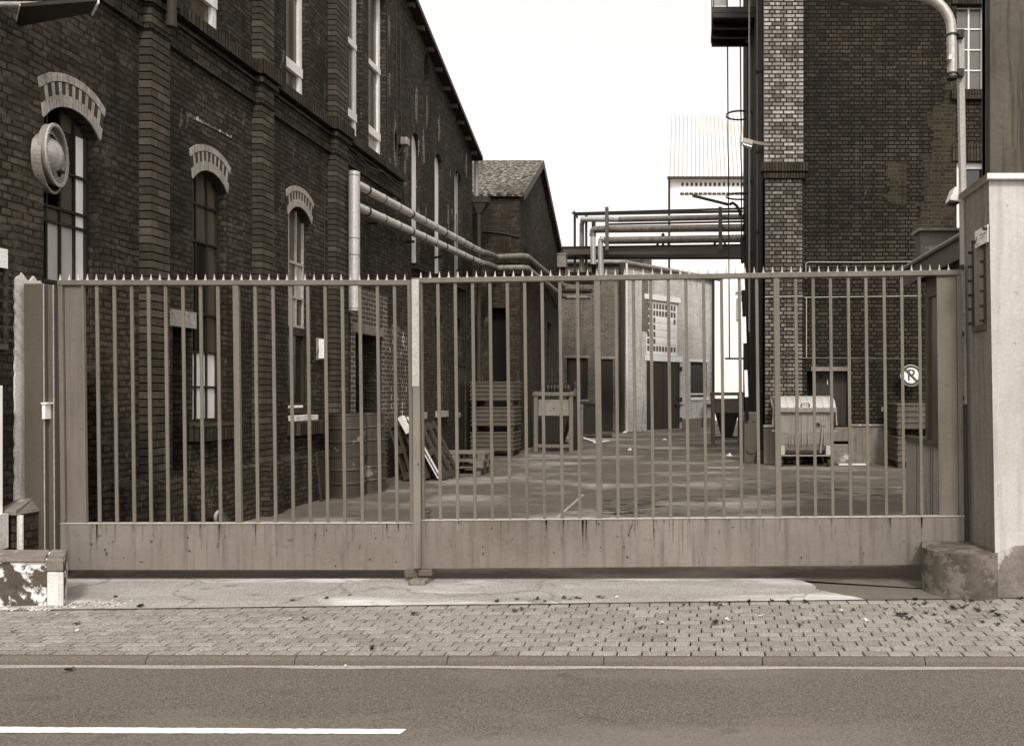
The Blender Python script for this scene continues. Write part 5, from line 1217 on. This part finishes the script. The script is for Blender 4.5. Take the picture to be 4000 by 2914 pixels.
# ============================================================ GATE
GY = 6.5
def leaf(name, label, Yg, x_top, top_v, bot_v, kick_v, bars, thick, stile, plate, lean_, end_u, spikes):
    """top_v, bot_v, kick_v are (left, right) heights; bars hold the positions of the verticals"""
    (uL, uR) = x_top
    def vt(u, pr): return pr[0] + (pr[1] - pr[0]) * (u - uL) / (uR - uL)
    g = thing(name, label, 'gate', tuple(P((uL + uR) / 2, bot_v[0], Yg)), 'leaves of the yard gate')
    th = .05
    pz = lambda u, v, dy=0: P(u, v, Yg) + Vector((0, dy, 0))
    m = MB(); hgt = 20 / F * Yg
    m.beam(pz(uL, vt(uL, top_v) + 10, .025), pz(uR, vt(uR, top_v) + 10, .025), .05, hgt); m.build('top_rail', 'gate', g, bevel=.004)
    # kick panel
    uLb, uRb = uL + lean_, uR + lean_
    m = MB(); q = [pz(uLb, vt(uL, kick_v), .005), pz(uRb, vt(uR, kick_v), .005), pz(uRb, vt(uR, bot_v), .005), pz(uLb, vt(uL, bot_v), .005)]
    m.hexa([q[3], q[2], q[2] + Vector((0, .035, 0)), q[3] + Vector((0, .035, 0)), q[0], q[1], q[1] + Vector((0, .035, 0)), q[0] + Vector((0, .035, 0))]); rr_ = random.Random(int(uL))
    m.cur = 1
    for k in range(int((uR - uL) / 20)):
        u = rr_.choice(bars) + rr_.gauss(0, 10) if rr_.random() < .5 else rr_.uniform(uL + 10, uR - 10)
        if u < uL + 12 or u > uR - 12: continue
        vk = vt(u, kick_v); span = vt(u, bot_v) - vk; ln = span * min(.9, abs(rr_.gauss(.05, .30))) + 5; w0 = rr_.uniform(1.0, 4.5); st = 2 if rr_.random() < .8 else rr_.uniform(10, span * .5)
        if st + ln > span - 3: ln = span - 3 - st
        if ln < 4: continue
        a, b_, c_, d_ = pz(u + lean_ - w0, vk + st, .003), pz(u + lean_ + w0, vk + st, .003), pz(u + lean_ + w0 * .3, vk + st + ln, .003), pz(u + lean_ - w0 * .3, vk + st + ln, .003)
        m.face([d_, c_, b_, a])
    m.cur = 2
    for k in range(20):
        u = rr_.uniform(uL + 20, uR - 20); v = vt(u, kick_v) + rr_.uniform(15, 170); r_ = rr_.uniform(1.2, 4.5)
        m.face([pz(u + lean_ + r_ * math.cos(q_) * rr_.uniform(.6, 1.1), v + r_ * 1.3 * math.sin(q_) * rr_.uniform(.6, 1.2), .002) for q_ in [t__ * math.pi / 4 for t__ in range(8)]])
    m.build('kick_panel', ['gate_panel', 'rust_run', 'rust'], g)
    m = MB(); m.beam(q[0] + Vector((0, .02, .003)), q[1] + Vector((0, .02, .003)), .055, .007); m.build('panel_edge', 'gate_bare', g)
    def vert(u, wpx, name_, mat, dep=.014, dy=.022):
        ub = u + lean_ * .95
        m = MB(); m.beam(pz(ub, vt(u, kick_v) - 2, dy), pz(u, vt(u, top_v) + 20, dy), wpx / F * Yg, dep, (0, 1, 0)); m.build(name_, mat, g, bevel=.003)
    for u in bars: vert(u, 12.5, 'bar', 'gate')
    for u in thick: vert(u, 23, 'mid_post', 'gate', .03)
    vert(stile[0], stile[1], 'stile', stile[2], .045)
    (pa, pb_) = plate
    vert((pa + pb_) / 2, pb_ - pa, 'cover_plate', 'gate_panel' if False else 'gate', .012, .03)
    for u, w_ in end_u: vert(u, w_, 'stile', 'gate', .03)
    proto = None
    for u in spikes:
        v = vt(u, top_v); b_ = pz(u, v, .025)
        if proto is None:
            m = MB(); m.lathe((0, 0, 0), [(.0135, 0), (.011, .006), (.0085, .012), (.0012, .054)], 8); proto = m.build('spike', 'gate_bare'); o_ = proto
        else: o_ = proto.copy(); col.objects.link(o_)
        o_.parent = g; o_.location = b_ - g.location; o_.rotation_euler = (R(random.uniform(-2, 2)), R(random.uniform(-2, 2)), 0)
    return g
lb = [371, 439, 507, 573, 640, 708, 777, 845, 991, 1061, 1130, 1197, 1265, 1332, 1401, 1470, 1537]
L_leaf = leaf('gate_leaf', 'narrower grey steel gate leaf with spikes, left of the centre post', 6.535, (222, 1604), (1094, 1094), (2226, 2226), (2046, 2044), lb, [917], (1597, 14, 'gate'), (242, 312), 12, [(231, 18), (318, 8)], [226 + 35.55 * k for k in range(39)])
rb = [1707, 1775, 1843, 1911, 1979, 2047, 2115, 2185, 2254, 2404, 2473, 2541, 2610, 2679, 2748, 2818, 2888, 2956, 3109, 3177, 3245, 3315, 3384, 3455, 3524, 3593]
R_leaf = leaf('gate_leaf', 'wider grey steel gate leaf with spikes, rust runs and pale-topped stile, right of the centre', 6.49, (1606, 3757), (1086, 1054), (2221, 2205), (2034, 2017), rb, [2331, 3033], (1624, 24, 'gate'), (3662, 3738), 11, [(1642, 9), (3748, 18)], [1640 + 36.3 * k for k in range(58)])
m = MB(); m.beam(P(1625, 1510, 6.45), P(1623, 1092, 6.45), 27 / F * 6.45, .02, (0, 1, 0)); m.build('primer_patch', 'gate_bare', R_leaf)
m = MB(); m.beam(P(1632, 2218, 6.455), P(1627, 1506, 6.455), 27 / F * 6.45, .02, (0, 1, 0)); m.build('lower_stile', 'gate_panel', R_leaf)
# T-flanges on the bars: narrow front fins catch the light
t = thing('gate_stop', 'worn gate stop and bolt housing on the ground below the centre post', 'gate stop', tuple(P(1630, 2276, 6.45)))
m = MB(); a, b = P(1600, 2276, 6.42), P(1666, 2258, 6.42); m.box(a.x, b.x, 6.38, 6.5, .003, .04); m.build('ground_block', 'conc_dark', t, bevel=.008)
m = MB(); a, b = P(1578, 2257, 6.5), P(1632, 2228, 6.5); m.box(a.x, b.x, 6.5, 6.55, a.z, b.z); a, b = P(1636, 2249, 6.48), P(1690, 2223, 6.48); m.box(a.x, b.x, 6.46, 6.53, a.z, b.z); m.build('bolt_housing', 'post', t, bevel=.01)
t = thing('drop_bolt', 'short drop bolt with ring handle behind the gate, just right of the centre post', 'bolt', tuple(P(1669, 2030, 6.58)))
m = MB(); m.beam(P(1669, 2110, 6.58), P(1669, 2004, 6.58), .032, .03, (0, 1, 0)); m.build('rod', 'post', t)
m = MB(); hc_ = P(1671, 1996, 6.58)
ringp = [(hc_.x + .030 * math.cos(q * math.pi / 8), 6.58, hc_.z + .016 * math.sin(q * math.pi / 8)) for q in range(17)]; m.tube(ringp, .004, 6, False); m.build('ring_handle', 'dark_steel', t)
# posts
t = thing('gate_post', 'tall brown steel gate post at the left end of the gate beside the limewashed corner', 'gate post', tuple(P(145, 2260, 6.5)))
Yp = 6.5
def gp(u0, u1, v0_, v1_, y0, y1, name_, mat, lean__=6):
    a, b = P(u0, v0_, Yp), P(u1, v0_, Yp); c_, d_ = P(u0 + lean__, v1_, Yp), P(u1 + lean__, v1_, Yp)
    m = MB(); m.hexa([(c_.x, y0, c_.z), (d_.x, y0, d_.z), (d_.x, y1, d_.z), (c_.x, y1, c_.z), (a.x, y0, a.z), (b.x, y0, b.z), (b.x, y1, b.z), (a.x, y1, a.z)]); return m.build(name_, mat, t, bevel=.004)
gp(92, 172, 1108, 2262, 6.5, 6.62, 'column', 'post'); gp(173, 198, 1111, 2262, 6.53, 6.62, 'rear_flange', 'post')
gp(169, 172.5, 1108, 2262, 6.494, 6.501, 'edge_trim', 'gate_bare'); gp(196.5, 199, 1111, 2262, 6.522, 6.532, 'edge_trim', 'gate_bare')
m = MB(); a, b = P(176, 1636, 6.5), P(188, 1578, 6.5); m.box(a.x, b.x, 6.47, 6.53, a.z, b.z); m.box(a.x - .002, P(200, 0, 6.5).x, 6.46, 6.53, b.z, b.z + .014); m.build('latch', 'white', t)
m = MB(); m.tube([P(212, 1140, 6.75), P(212, 1290, 6.75)], .022, 10); m.build('hinge_rod', 'black', t)
t = thing('gate_post', 'dark brown steel gate post at the right end of the gate against the rendered pillar', 'gate post', tuple(P(3780, 2200, 6.62)))
m = MB(); m.hexa([P(3774, 2200, 6.62), P(3792, 2200, 6.62), P(3792, 2200, 6.62) + Vector((0, .12, 0)), P(3774, 2200, 6.62) + Vector((0, .12, 0)), P(3764, 880, 6.62), P(3782, 880, 6.62), P(3782, 880, 6.62) + Vector((0, .12, 0)), P(3764, 880, 6.62) + Vector((0, .12, 0))]); m.build('column', 'post', t, bevel=.004)
for v in (1045, 1305, 1555):
    m = MB(); a = P(3757, v, 6.52); m.tube([a, a + Vector((.03, .06, 0))], .014, 8); m.lathe(a, [(.02, -.02), (.02, .02)], 8, (0, 0, 1)); m.build('hinge', 'rust', t)

# ============================================================ RIGHT PILLAR, LAMP, GATEHOUSE
PX, PYf, PYb = 2.376, 6.04, 6.60
pil = thing('rendered_pillar', 'bright rendered gate pillar with white sheet cap at the right edge', 'pillar', (PX + .8, 6.3, 0))
m = MB(); zc = 3.27; xt = PX - .035; xbm = PX + .02
m.hexa([(xbm, PYf, 0), (4.6, PYf, 0), (4.6, PYb, 0), (xbm, PYb, 0), (xt, PYf, zc), (4.6, PYf, zc), (4.6, PYb, zc), (xt, PYb, zc)])
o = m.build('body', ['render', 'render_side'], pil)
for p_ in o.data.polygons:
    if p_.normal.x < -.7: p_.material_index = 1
m = MB(); n_ = 14; lp_ = []
for k in range(n_ + 1): lp_.append((PX + .02 + 2.2 * k / n_, .30 + .12 * math.sin(k * .9 + .6) + random.uniform(-.03, .03)))
m.panel((0, PYf - .004, 0), (1, 0, 0), (0, -1, 0), [(PX + .024, .0), (4.6, .0)] + list(reversed(lp_)), thick=.003); m.build('bare_patch', 'stone', pil)
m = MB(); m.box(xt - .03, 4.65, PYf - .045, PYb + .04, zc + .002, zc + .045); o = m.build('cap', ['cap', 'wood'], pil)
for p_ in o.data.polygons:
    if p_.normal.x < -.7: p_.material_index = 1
bs = thing('bumper_stone', 'low weathered concrete bumper block with rounded side at the foot of the right pillar', 'bumper stone', (2.3, 6.2, 0))
fp = [(XU(3602, 6.5), 6.5), (XU(3601, 6.25), 6.25)]
ex, ey = XU(3601, 6.25), 5.92; ax_, ay_ = XU(3831, 5.92) - ex, 6.25 - 5.92
for k in range(1, 15):
    a = k / 14 * math.pi / 2; fp.append((ex + ax_ * (1 - math.cos(a)) , 6.25 - ay_ * math.sin(a)))
fp += [(XU(3892, 5.96), 5.96), (XU(3897, 6.03), 6.03), (PX - .01, 6.035), (PX - .01, 6.5)]
m = MB(); H_ = .348
m.face([(x, y, H_) for x, y in fp])
for k in range(len(fp)):
    a, b = fp[k], fp[(k + 1) % len(fp)]; m.face([(a[0], a[1], 0), (b[0], b[1], 0), (b[0], b[1], H_), (a[0], a[1], H_)], True)
m.build('block', 'bumper', bs, bevel=.006)
bl = thing('upper_board_wall', 'dark streaked board wall standing above the right pillar', 'wall', (3.5, 6.4, 3.3))
x0 = XU(3868, 6.30)
m = MB(); m.box(x0, 5.5, 6.30, 6.34, zc + .045, 7.5); m.build('boarding', 'corten', bl)
m = MB(); m.box(XU(3846, 6.44), x0 - .004, 6.40, 6.46, zc + .045, 7.5); m.build('edge_board', 'wood', bl); m = MB(); m.box(x0 - .004, x0 + .03, 6.345, 6.46, zc + .045, 7.5); m.build('corner_post', 'dark_paint', bl)
m = MB(); m.box(x0 + .03, 5.5, 6.36, 6.56, zc + .045, 7.5); m.build('backing_wall', 'conc_dark', bl)
# track brackets on the pillar side
def track(X, ya, yb, z0, z1, label, side):
    t = thing('bolted_track', label, 'steel frame', (X, (ya + yb) / 2, z0))
    for y in (ya, yb):
        m = MB(); m.box(min(X, X + side * .03), max(X, X + side * .03), y - .012, y + .012, z0, z1); m.build('bar', 'rust', t)
        for k in range(6):
            z = z0 + .03 + (z1 - z0) * k / 6
            m = MB(); m.lathe((X + side * .005, y + .02, z), [(.012, 0), (.012, side * .05)], 8, (1, 0, 0)); m.build('bolt', 'rust', t)
    m = MB(); m.box(min(X, X + side * .03), max(X, X + side * .03), ya - .012, yb + .012, z0 - .045, z0); m.build('cross_bar', 'post', t)
    return t
za_, zb_ = ZV(1275, 6.35), ZV(940, 6.35)
track(PX - .005, 6.14, 6.40, za_, zb_, 'narrow bolted steel track under the plate on the shaded side of the right pillar', -1)
p0, p1 = P(3808, 950, PX * F / 1108), P(3857, 888, PX * F / 1157)
t = thing('enamel_plate', 'small white enamel plate with faded print on the pillar side above the track', 'sign', (PX - .05, 6.3, 2.8))
X = PX - .055; ya, yb = X * F / (3858 - U0), X * F / (3808 - U0); z0, z1 = ZV(970, 6.28), ZV(905, 6.28)
m = MB(); m.box(X, X + .006, ya, yb, z0, z1); m.build('plate', 'white', t)
m = MB()
for (a, b, c_, d_) in ((.15, .30, .55, .62), (.34, .40, .5, .62), (.46, .60, .58, .66), (.25, .6, .40, .43), (.82, .92, .35, .62), (.70, .80, .12, .15), (.80, .92, .10, .14)):
    m.box(X - .002, X - .0005, ya + (yb - ya) * a, ya + (yb - ya) * b, z0 + (z1 - z0) * c_, z0 + (z1 - z0) * d_)
m.build('print', 'galv', t)
for (y, z) in ((ya + .02, (z0 + z1) / 2 + .04), (yb - .01, (z0 + z1) / 2 - .02)):
    m = MB(); m.lathe((X - .03, y, z), [(.014, 0), (.014, .05)], 8, (1, 0, 0)); m.build('bolt', 'rust', t)
# left counterpart of track with plate (partly outside the frame)
track(LX + .002, yl(-30), yl(14), hz(1345, 12), hz(1040, 12), 'narrow bolted steel track on the hall corner at the far left edge', 1)
t = thing('enamel_plate', 'blank white enamel plate at the far left edge above the bolted track', 'sign', (LX, 6.25, 2.7))
m = MB(); m.box(LX + .03, LX + .036, yl(-60), yl(14), hz(1050, 12), hz(975, 12)); m.build('plate', 'white', t)
# stepped foot and block at the left
st_ = thing('plinth_stone', 'stepped brick plinth foot with limewashed edges below the white strip', 'plinth', (-5.55, 6.5, 0))
xr = XU(131, 6.45)
m = MB(); m.box(LX, xr, 6.30, 6.60, 0, .62); m.build('brickwork', 'hall_brick', st_)
m = MB(); m.hexa([(LX + .01, 6.27, .60), (xr + .01, 6.27, .60), (xr + .01, 6.6, .60), (LX + .01, 6.6, .60), (LX + .01, 6.27, .64), (xr + .01, 6.27, .64), (LX + .09, 6.60, .74), (LX + .01, 6.60, .74)]); m.build('sloping_cap', 'stone', st_, bevel=.006)
m = MB(); m.box(XU(88, 6.29), xr + .003, 6.288, 6.30, 0, .60); m.build('limewashed_edge', 'strip', st_)
wt = thing('white_rubble_wall', 'white glazed and limewashed wall end at the extreme lower left', 'wall', (-5.75, 6.2, 0))
xa = XU(10, 6.25)
m = MB(); m.box(-6.6, xa, 5.95, 6.25, .34, 1.66); m.build('wall', 'white_brick', wt)
m = MB(); m.box(-6.6, XU(33, 6.26), 5.96, 6.26, .34, .62); m.build('foot', 'strip', wt)
rbk = thing('rubble_bumper', 'low rubble bumper block with flaking white render at the lower left corner', 'bumper stone', (-5.4, 6.0, 0))
xR = XU(258, 5.78); xL = -7.2; yF, yB, H2 = 5.76, 6.12, .345; xRb = XU(262, yB)
m = MB(); nx_, nz_ = 44, 8
import mathutils.noise as mn
def dis(x, z): return .018 * mn.noise(Vector((x * 6, z * 7, 3.1))) + .010 * mn.noise(Vector((x * 17, z * 17, 1.0)))
gr = [[Vector((xL + (xR - xL) * i / nx_, yF + dis(xL + (xR - xL) * i / nx_, k * .05) + (.012 if i > nx_ - 6 else 0), H2 * k / nz_)) for i in range(nx_ + 1)] for k in range(nz_ + 1)]
for k in range(nz_):
    for i in range(nx_): m.face([gr[k][i], gr[k][i + 1], gr[k + 1][i + 1], gr[k + 1][i]], True)
bx = lambda x: xL + (x - xL) * (xRb - xL) / (xR - xL)
for i in range(nx_): m.face([gr[nz_][i], gr[nz_][i + 1], Vector((bx(gr[nz_][i + 1].x), yB, H2 + .004)), Vector((bx(gr[nz_][i].x), yB, H2 + .004))])
for k in range(nz_): m.face([gr[k][nx_], Vector((xRb, yB, gr[k][nx_].z)), Vector((xRb, yB, gr[k + 1][nx_].z)), gr[k + 1][nx_]])
m.face([(xL, yB, 0), (xRb, yB, 0), (xRb, yB, H2), (xL, yB, H2)])
m.build('body', 'rubble', rbk)
m = MB(); x0 = XU(195, 5.78)
xq = XU(200, yB)
for (z0, z1, o_, mt) in ((.262, H2 + .012, .012, 'stone'), (0, .260, .006, 'strip')):
    m = MB(); m.hexa([(x0, yF - o_, z0), (xR + o_ / 2, yF - o_, z0), (xRb + o_ / 2, yB, z0), (xq, yB, z0), (x0, yF - o_, z1), (xR + o_ / 2, yF - o_, z1), (xRb + o_ / 2, yB, z1), (xq, yB, z1)]); m.build('corner_stone', mt, rbk, bevel=.012)
m = MB(); m.hexa([(xL, yF - .01, H2 - .015), (x0 - .01, yF - .01, H2 - .015), (xq - .01, yB, H2 - .015), (xL, yB, H2 - .015), (xL, yF - .01, H2 + .01), (x0 - .01, yF - .01, H2 + .01), (xq - .01, yB, H2 + .01), (xL, yB, H2 + .01)]); m.build('coping', 'stone', rbk, bevel=.01)
# grit at its foot
m = MB()
for k in range(420):
    x = random.gauss(XU(190, 5.75), .55); y = yback(x) - .02 + abs(random.gauss(0, .05)) if x < xR else yback(x) + .05 + abs(random.gauss(0, .10)); s_ = random.uniform(.002, .010)
    if x > -4.3 or x < -6.3: continue
    m.cur = random.randint(0, 1); m.lathe((x, y, .002), [(s_, 0), (s_ * .7, s_ * .7), (.0005, s_)], 5)
tag(m.build('grit', ['strip', 'stone']), 'loose white grit and crumbs around the rubble bumper block', 'grit', None, 'stuff')

# lamp on square post at the right
t = thing('curved_lamp', 'pale curved-tube lamp clamped to a slim square post above the right pillar', 'street lamp', (2.3, 6.62, 1.5))
m = MB(); Yq = 6.60
m.hexa([P(3768, 1580, Yq), P(3787, 1580, Yq), P(3787, 1580, Yq) + Vector((0, .06, 0)), P(3768, 1580, Yq) + Vector((0, .06, 0)), P(3744, 114, Yq), P(3767, 114, Yq), P(3767, 114, Yq) + Vector((0, .06, 0)), P(3744, 114, Yq) + Vector((0, .06, 0))])
m.build('post', 'gate_bare', t, bevel=.003)
m = MB(); pts = [P(3720, 310, 6.58), P(3717, 120, 6.58)]
cxp, czp = 3717 - 150, 120
for k in range(1, 10):
    a = k / 10 * R(78); pts.append(P(cxp + 150 * math.cos(a), czp - 150 * math.sin(a) * .92, 6.58))
pts += [P(3480, -40, 6.58), P(3420, -30, 6.58)]
m.tube(pts, .041, 20); m.build('curved_tube', 'lamp_tube', t)
m = MB(); m.lathe(P(3718, 306, 6.58), [(.044, -.012), (.046, .0), (.044, .012)], 20); m.build('tube_end', 'dark_steel', t)
for v in (140, 292):
    m = MB(); c_ = P(3718, v, 6.58); m.lathe(c_, [(.044, -.010), (.047, -.008), (.047, .008), (.044, .010)], 20); m.box(c_.x + .03, c_.x + .10, 6.56, 6.62, c_.z - .02, c_.z + .045); m.lathe((c_.x + .05, 6.54, c_.z), [(.012, 0), (.012, .05)], 8, (0, 1, 0)); m.build('clamp', 'dark_steel', t)
m = MB(); m.tube([P(3696, 262, 6.55), P(3703, 240, 6.53), P(3712, 228, 6.53)], .008, 8); m.build('cable_gland', 'rust', t)
m = MB(); m.lathe(P(3712, 226, 6.53), [(.014, -.02), (.014, .02)], 10, (.3, 0, 1)); m.build('gland_nut', 'white', t)
m = MB(); c_ = P(3380, -14, 6.6); d_ = Vector((-1, 0, .12)).normalized()
for k in range(8): pass
m.lathe(P(3468, -8, 6.6), [(.03, -.02), (.055, .0), (.085, .06), (.095, .16), (.09, .30), (.06, .50), (.02, .58)], 22, d_); m.build('lamp_head', 'post', t)
t = thing('bulkhead_lamp', 'small pale wedge-shaped lamp on the left side of the square lamp post', 'lamp', tuple(P(3733, 757, 6.66)))
m = MB(); a, b, c_, d_ = P(3711, 782, 6.64), P(3752, 788, 6.64), P(3752, 730, 6.64), P(3730, 730, 6.64)
m.hexa([a, b, b + Vector((0, .14, 0)), a + Vector((0, .14, 0)), d_, c_, c_ + Vector((0, .14, 0)), d_ + Vector((0, .14, 0))]); m.build('shade', 'cap', t, bevel=.008)
m = MB(); m.box(a.x + .01, b.x, 6.65, 6.77, a.z - .02, a.z - .002); m.build('lamp_glass', 'dark_steel', t)
# gatehouse behind the gate
gt = thing('gatehouse', 'small gatehouse with weathered board front, window and sloping canopy behind the right gate leaf', 'gatehouse', (4, 8, 0))
GHX = 2.50
m = MB(); m.box(GHX, GHX + .06, 6.95, 8.93, 0, 1.05); gpn = m.build('board_front', 'wood_panel', gt)
m = MB()
for y in (7.4, 7.95, 8.02, 8.5): m.box(GHX - .004, GHX - .001, y, y + .008, .02, 1.03)
m.build('board_joint', 'black', gpn)
m = MB(); m.box(GHX - .03, GHX + .08, 6.95, 8.95, 1.052, 1.11); m.build('window_sill', 'post', gt)
m = MB(); m.box(GHX, GHX + .06, 8.10, 8.20, 1.11, 2.92); m.box(GHX, GHX + .06, 6.95, 8.10, 2.60, 2.92); m.box(GHX, GHX + .06, 7.45, 7.51, 1.11, 2.6); wf = m.build('window_frame', 'post', gt)
m = MB(); m.box(GHX + .02, GHX + .03, 6.95, 8.10, 1.11, 2.60); m.build('pane', 'glass_mid', wf)
m = MB(); m.box(GHX + .07, 5.5, 8.2, 8.28, 0, 2.92); m.box(GHX + .07, 5.5, 6.95, 7.0, 0, 2.92); m.build('end_wall', 'wood_panel', gt)
m = MB(); m.box(2.42, 5.6, 6.72, 8.72, 2.93, 2.97); m.build('canopy', 'dark_steel', gt)
m = MB(); m.box(2.40, 2.42, 6.72, 8.75, 2.80, 2.99); m.build('fascia', 'post', gt)
m = MB(); m.tube([(2.385, 6.72, 3.0), (2.385, 8.78, 3.0)], .022, 10); m.build('canopy_edge', 'galv', gt)
m = MB(); 
for k in range(5): m.box(2.43, 5.4, 7.0 + k * .4, 7.05 + k * .4, 2.84, 2.928)
m.build('rafter', 'dark_paint', gt)
t = thing('roof_upstand', 'pale rendered box with flat sheet cap standing on the gatehouse roof', 'roof box', (3.5, 8.5, 2.97))
x0 = XU(3596, 8.40)
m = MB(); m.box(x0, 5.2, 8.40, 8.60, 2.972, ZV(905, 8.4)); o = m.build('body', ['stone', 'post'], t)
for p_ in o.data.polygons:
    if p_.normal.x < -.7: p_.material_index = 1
m = MB(); m.box(x0 - .03, 5.3, 8.35, 8.66, ZV(905, 8.4) + .002, ZV(905, 8.4) + .03); m.build('cap', 'galv', t)

# ============================================================ LEAVES
def make_leaf(mat, s_):
    m = MB(); n_ = 7
    cr = [Vector((s_ * (t_ / n_ - .5), 0, s_ * (.16 + .10 * math.sin(t_ * 1.2)))) for t_ in range(n_ + 1)]
    for k in range(n_):
        w0 = s_ * .34 * math.sin(math.pi * (k + .15) / (n_ + .3)); w1 = s_ * .34 * math.sin(math.pi * (k + 1.15) / (n_ + .3))
        for sg in (-1, 1):
            h_ = random.uniform(-.06, .16) * s_
            a, b = cr[k], cr[k + 1]
            m.face([a, b, b + Vector((0, sg * w1, h_)), a + Vector((0, sg * w0, h_))], False)
    return m
protos = [(make_leaf('x', .055), 'leaf_dark'), (make_leaf('x', .045), 'leaf_dark'), (make_leaf('x', .036), 'leaf_light'), (make_leaf('x', .05), 'wood')]
made = []
spots_l = [(3780, 2362), (3760, 2375), (3795, 2350), (3720, 2375), (3730, 2380), (3815, 2380), (3825, 2388), (3870, 2352), (3880, 2390), (3895, 2405), (3540, 2400), (3525, 2405), (3620, 2395), (3650, 2402), (3570, 2362), (3575, 2343), (3610, 2360), (3550, 2418), (3510, 2402), (3840, 2432), (3900, 2440), (3700, 2432), (3385, 2425), (3330, 2385), (3285, 2387), (3260, 2390), (3145, 2352), (3155, 2352), (3080, 2353), (3015, 2348), (2925, 2350), (2830, 2362), (2815, 2365), (2800, 2360), (2840, 2420), (2850, 2425), (2975, 2407), (2795, 2436), (3127, 2440), (2500, 2455), (2585, 2435), (2670, 2365), (2410, 2335), (2355, 2335), (2340, 2332), (2265, 2338), (2250, 2336), (2230, 2340), (2205, 2338), (2130, 2350), (2100, 2340), (2085, 2342), (2040, 2380), (2010, 2390), (2020, 2342), (1940, 2350), (1860, 2495), (1455, 2532), (1450, 2537), (1620, 2400), (1365, 2325), (1145, 2345), (1275, 2338), (1190, 2420), (1130, 2420), (550, 2370), (452, 2332), (225, 2400), (118, 2411), (300, 2438), (48, 2468), (300, 2465), (270, 2620), (1240, 2600), (1352, 2603), (1270, 2545), (3985, 2340), (3995, 2430), (3460, 2380), (3740, 2440)]
for k, (u, v) in enumerate(spots_l):
    z = -.046 if v > 2590 else .004; q = Vector(onz(u, v, z)); idx = random.choice((0, 1, 1, 3, 2)) if k > 20 else random.choice((0, 1, 0, 3))
    if (u, v) in ((1270, 2545), (118, 2411), (225, 2400), (1240, 2600), (2830, 2362), (1860, 2495), (3385, 2425)): idx = 2
    mb, mt = protos[idx]
    me_o = mb.build('fallen_leaf', mt) if idx not in [x[0] for x in made] else None
    if me_o is None:
        src = [x[1] for x in made if x[0] == idx][0]; me_o = src.copy(); col.objects.link(me_o)
    else: made.append((idx, me_o))
    me_o.location = q; me_o.rotation_euler = (R(random.uniform(-12, 12)), R(random.uniform(-12, 12)), R(random.uniform(0, 360))); s_ = random.uniform(.75, 1.35); me_o.scale = (s_, s_, s_)
    kindl = {0: 'dark curled dry leaf', 1: 'dark curled dry leaf', 3: 'brown dry leaf', 2: 'pale dry leaf'}[idx]
    zone = 'right of the gate centre' if u > 2700 else ('below the middle of the gate' if u > 1900 else 'towards the left')
    tag(me_o, kindl + ' on the street paving ' + zone, 'leaf', 'leaves fallen on the pavement, ' + kindl.split()[0] + ' ' + zone)
# small cover in the road
q = Vector(on_road(2835, 2708)); t = thing('valve_cover', 'small round pale valve cover set in the asphalt road', 'valve cover', (q.x, q.y, -.05))
m = MB(); m.lathe((q.x, q.y, -.052), [(.053, 0), (.053, .006)], 28); m.build('ring', 'gutter', t)
m = MB(); m.lathe((q.x, q.y, -.050), [(.016, 0), (.016, .008)], 16); m.build('lid', 'dark_steel', t)
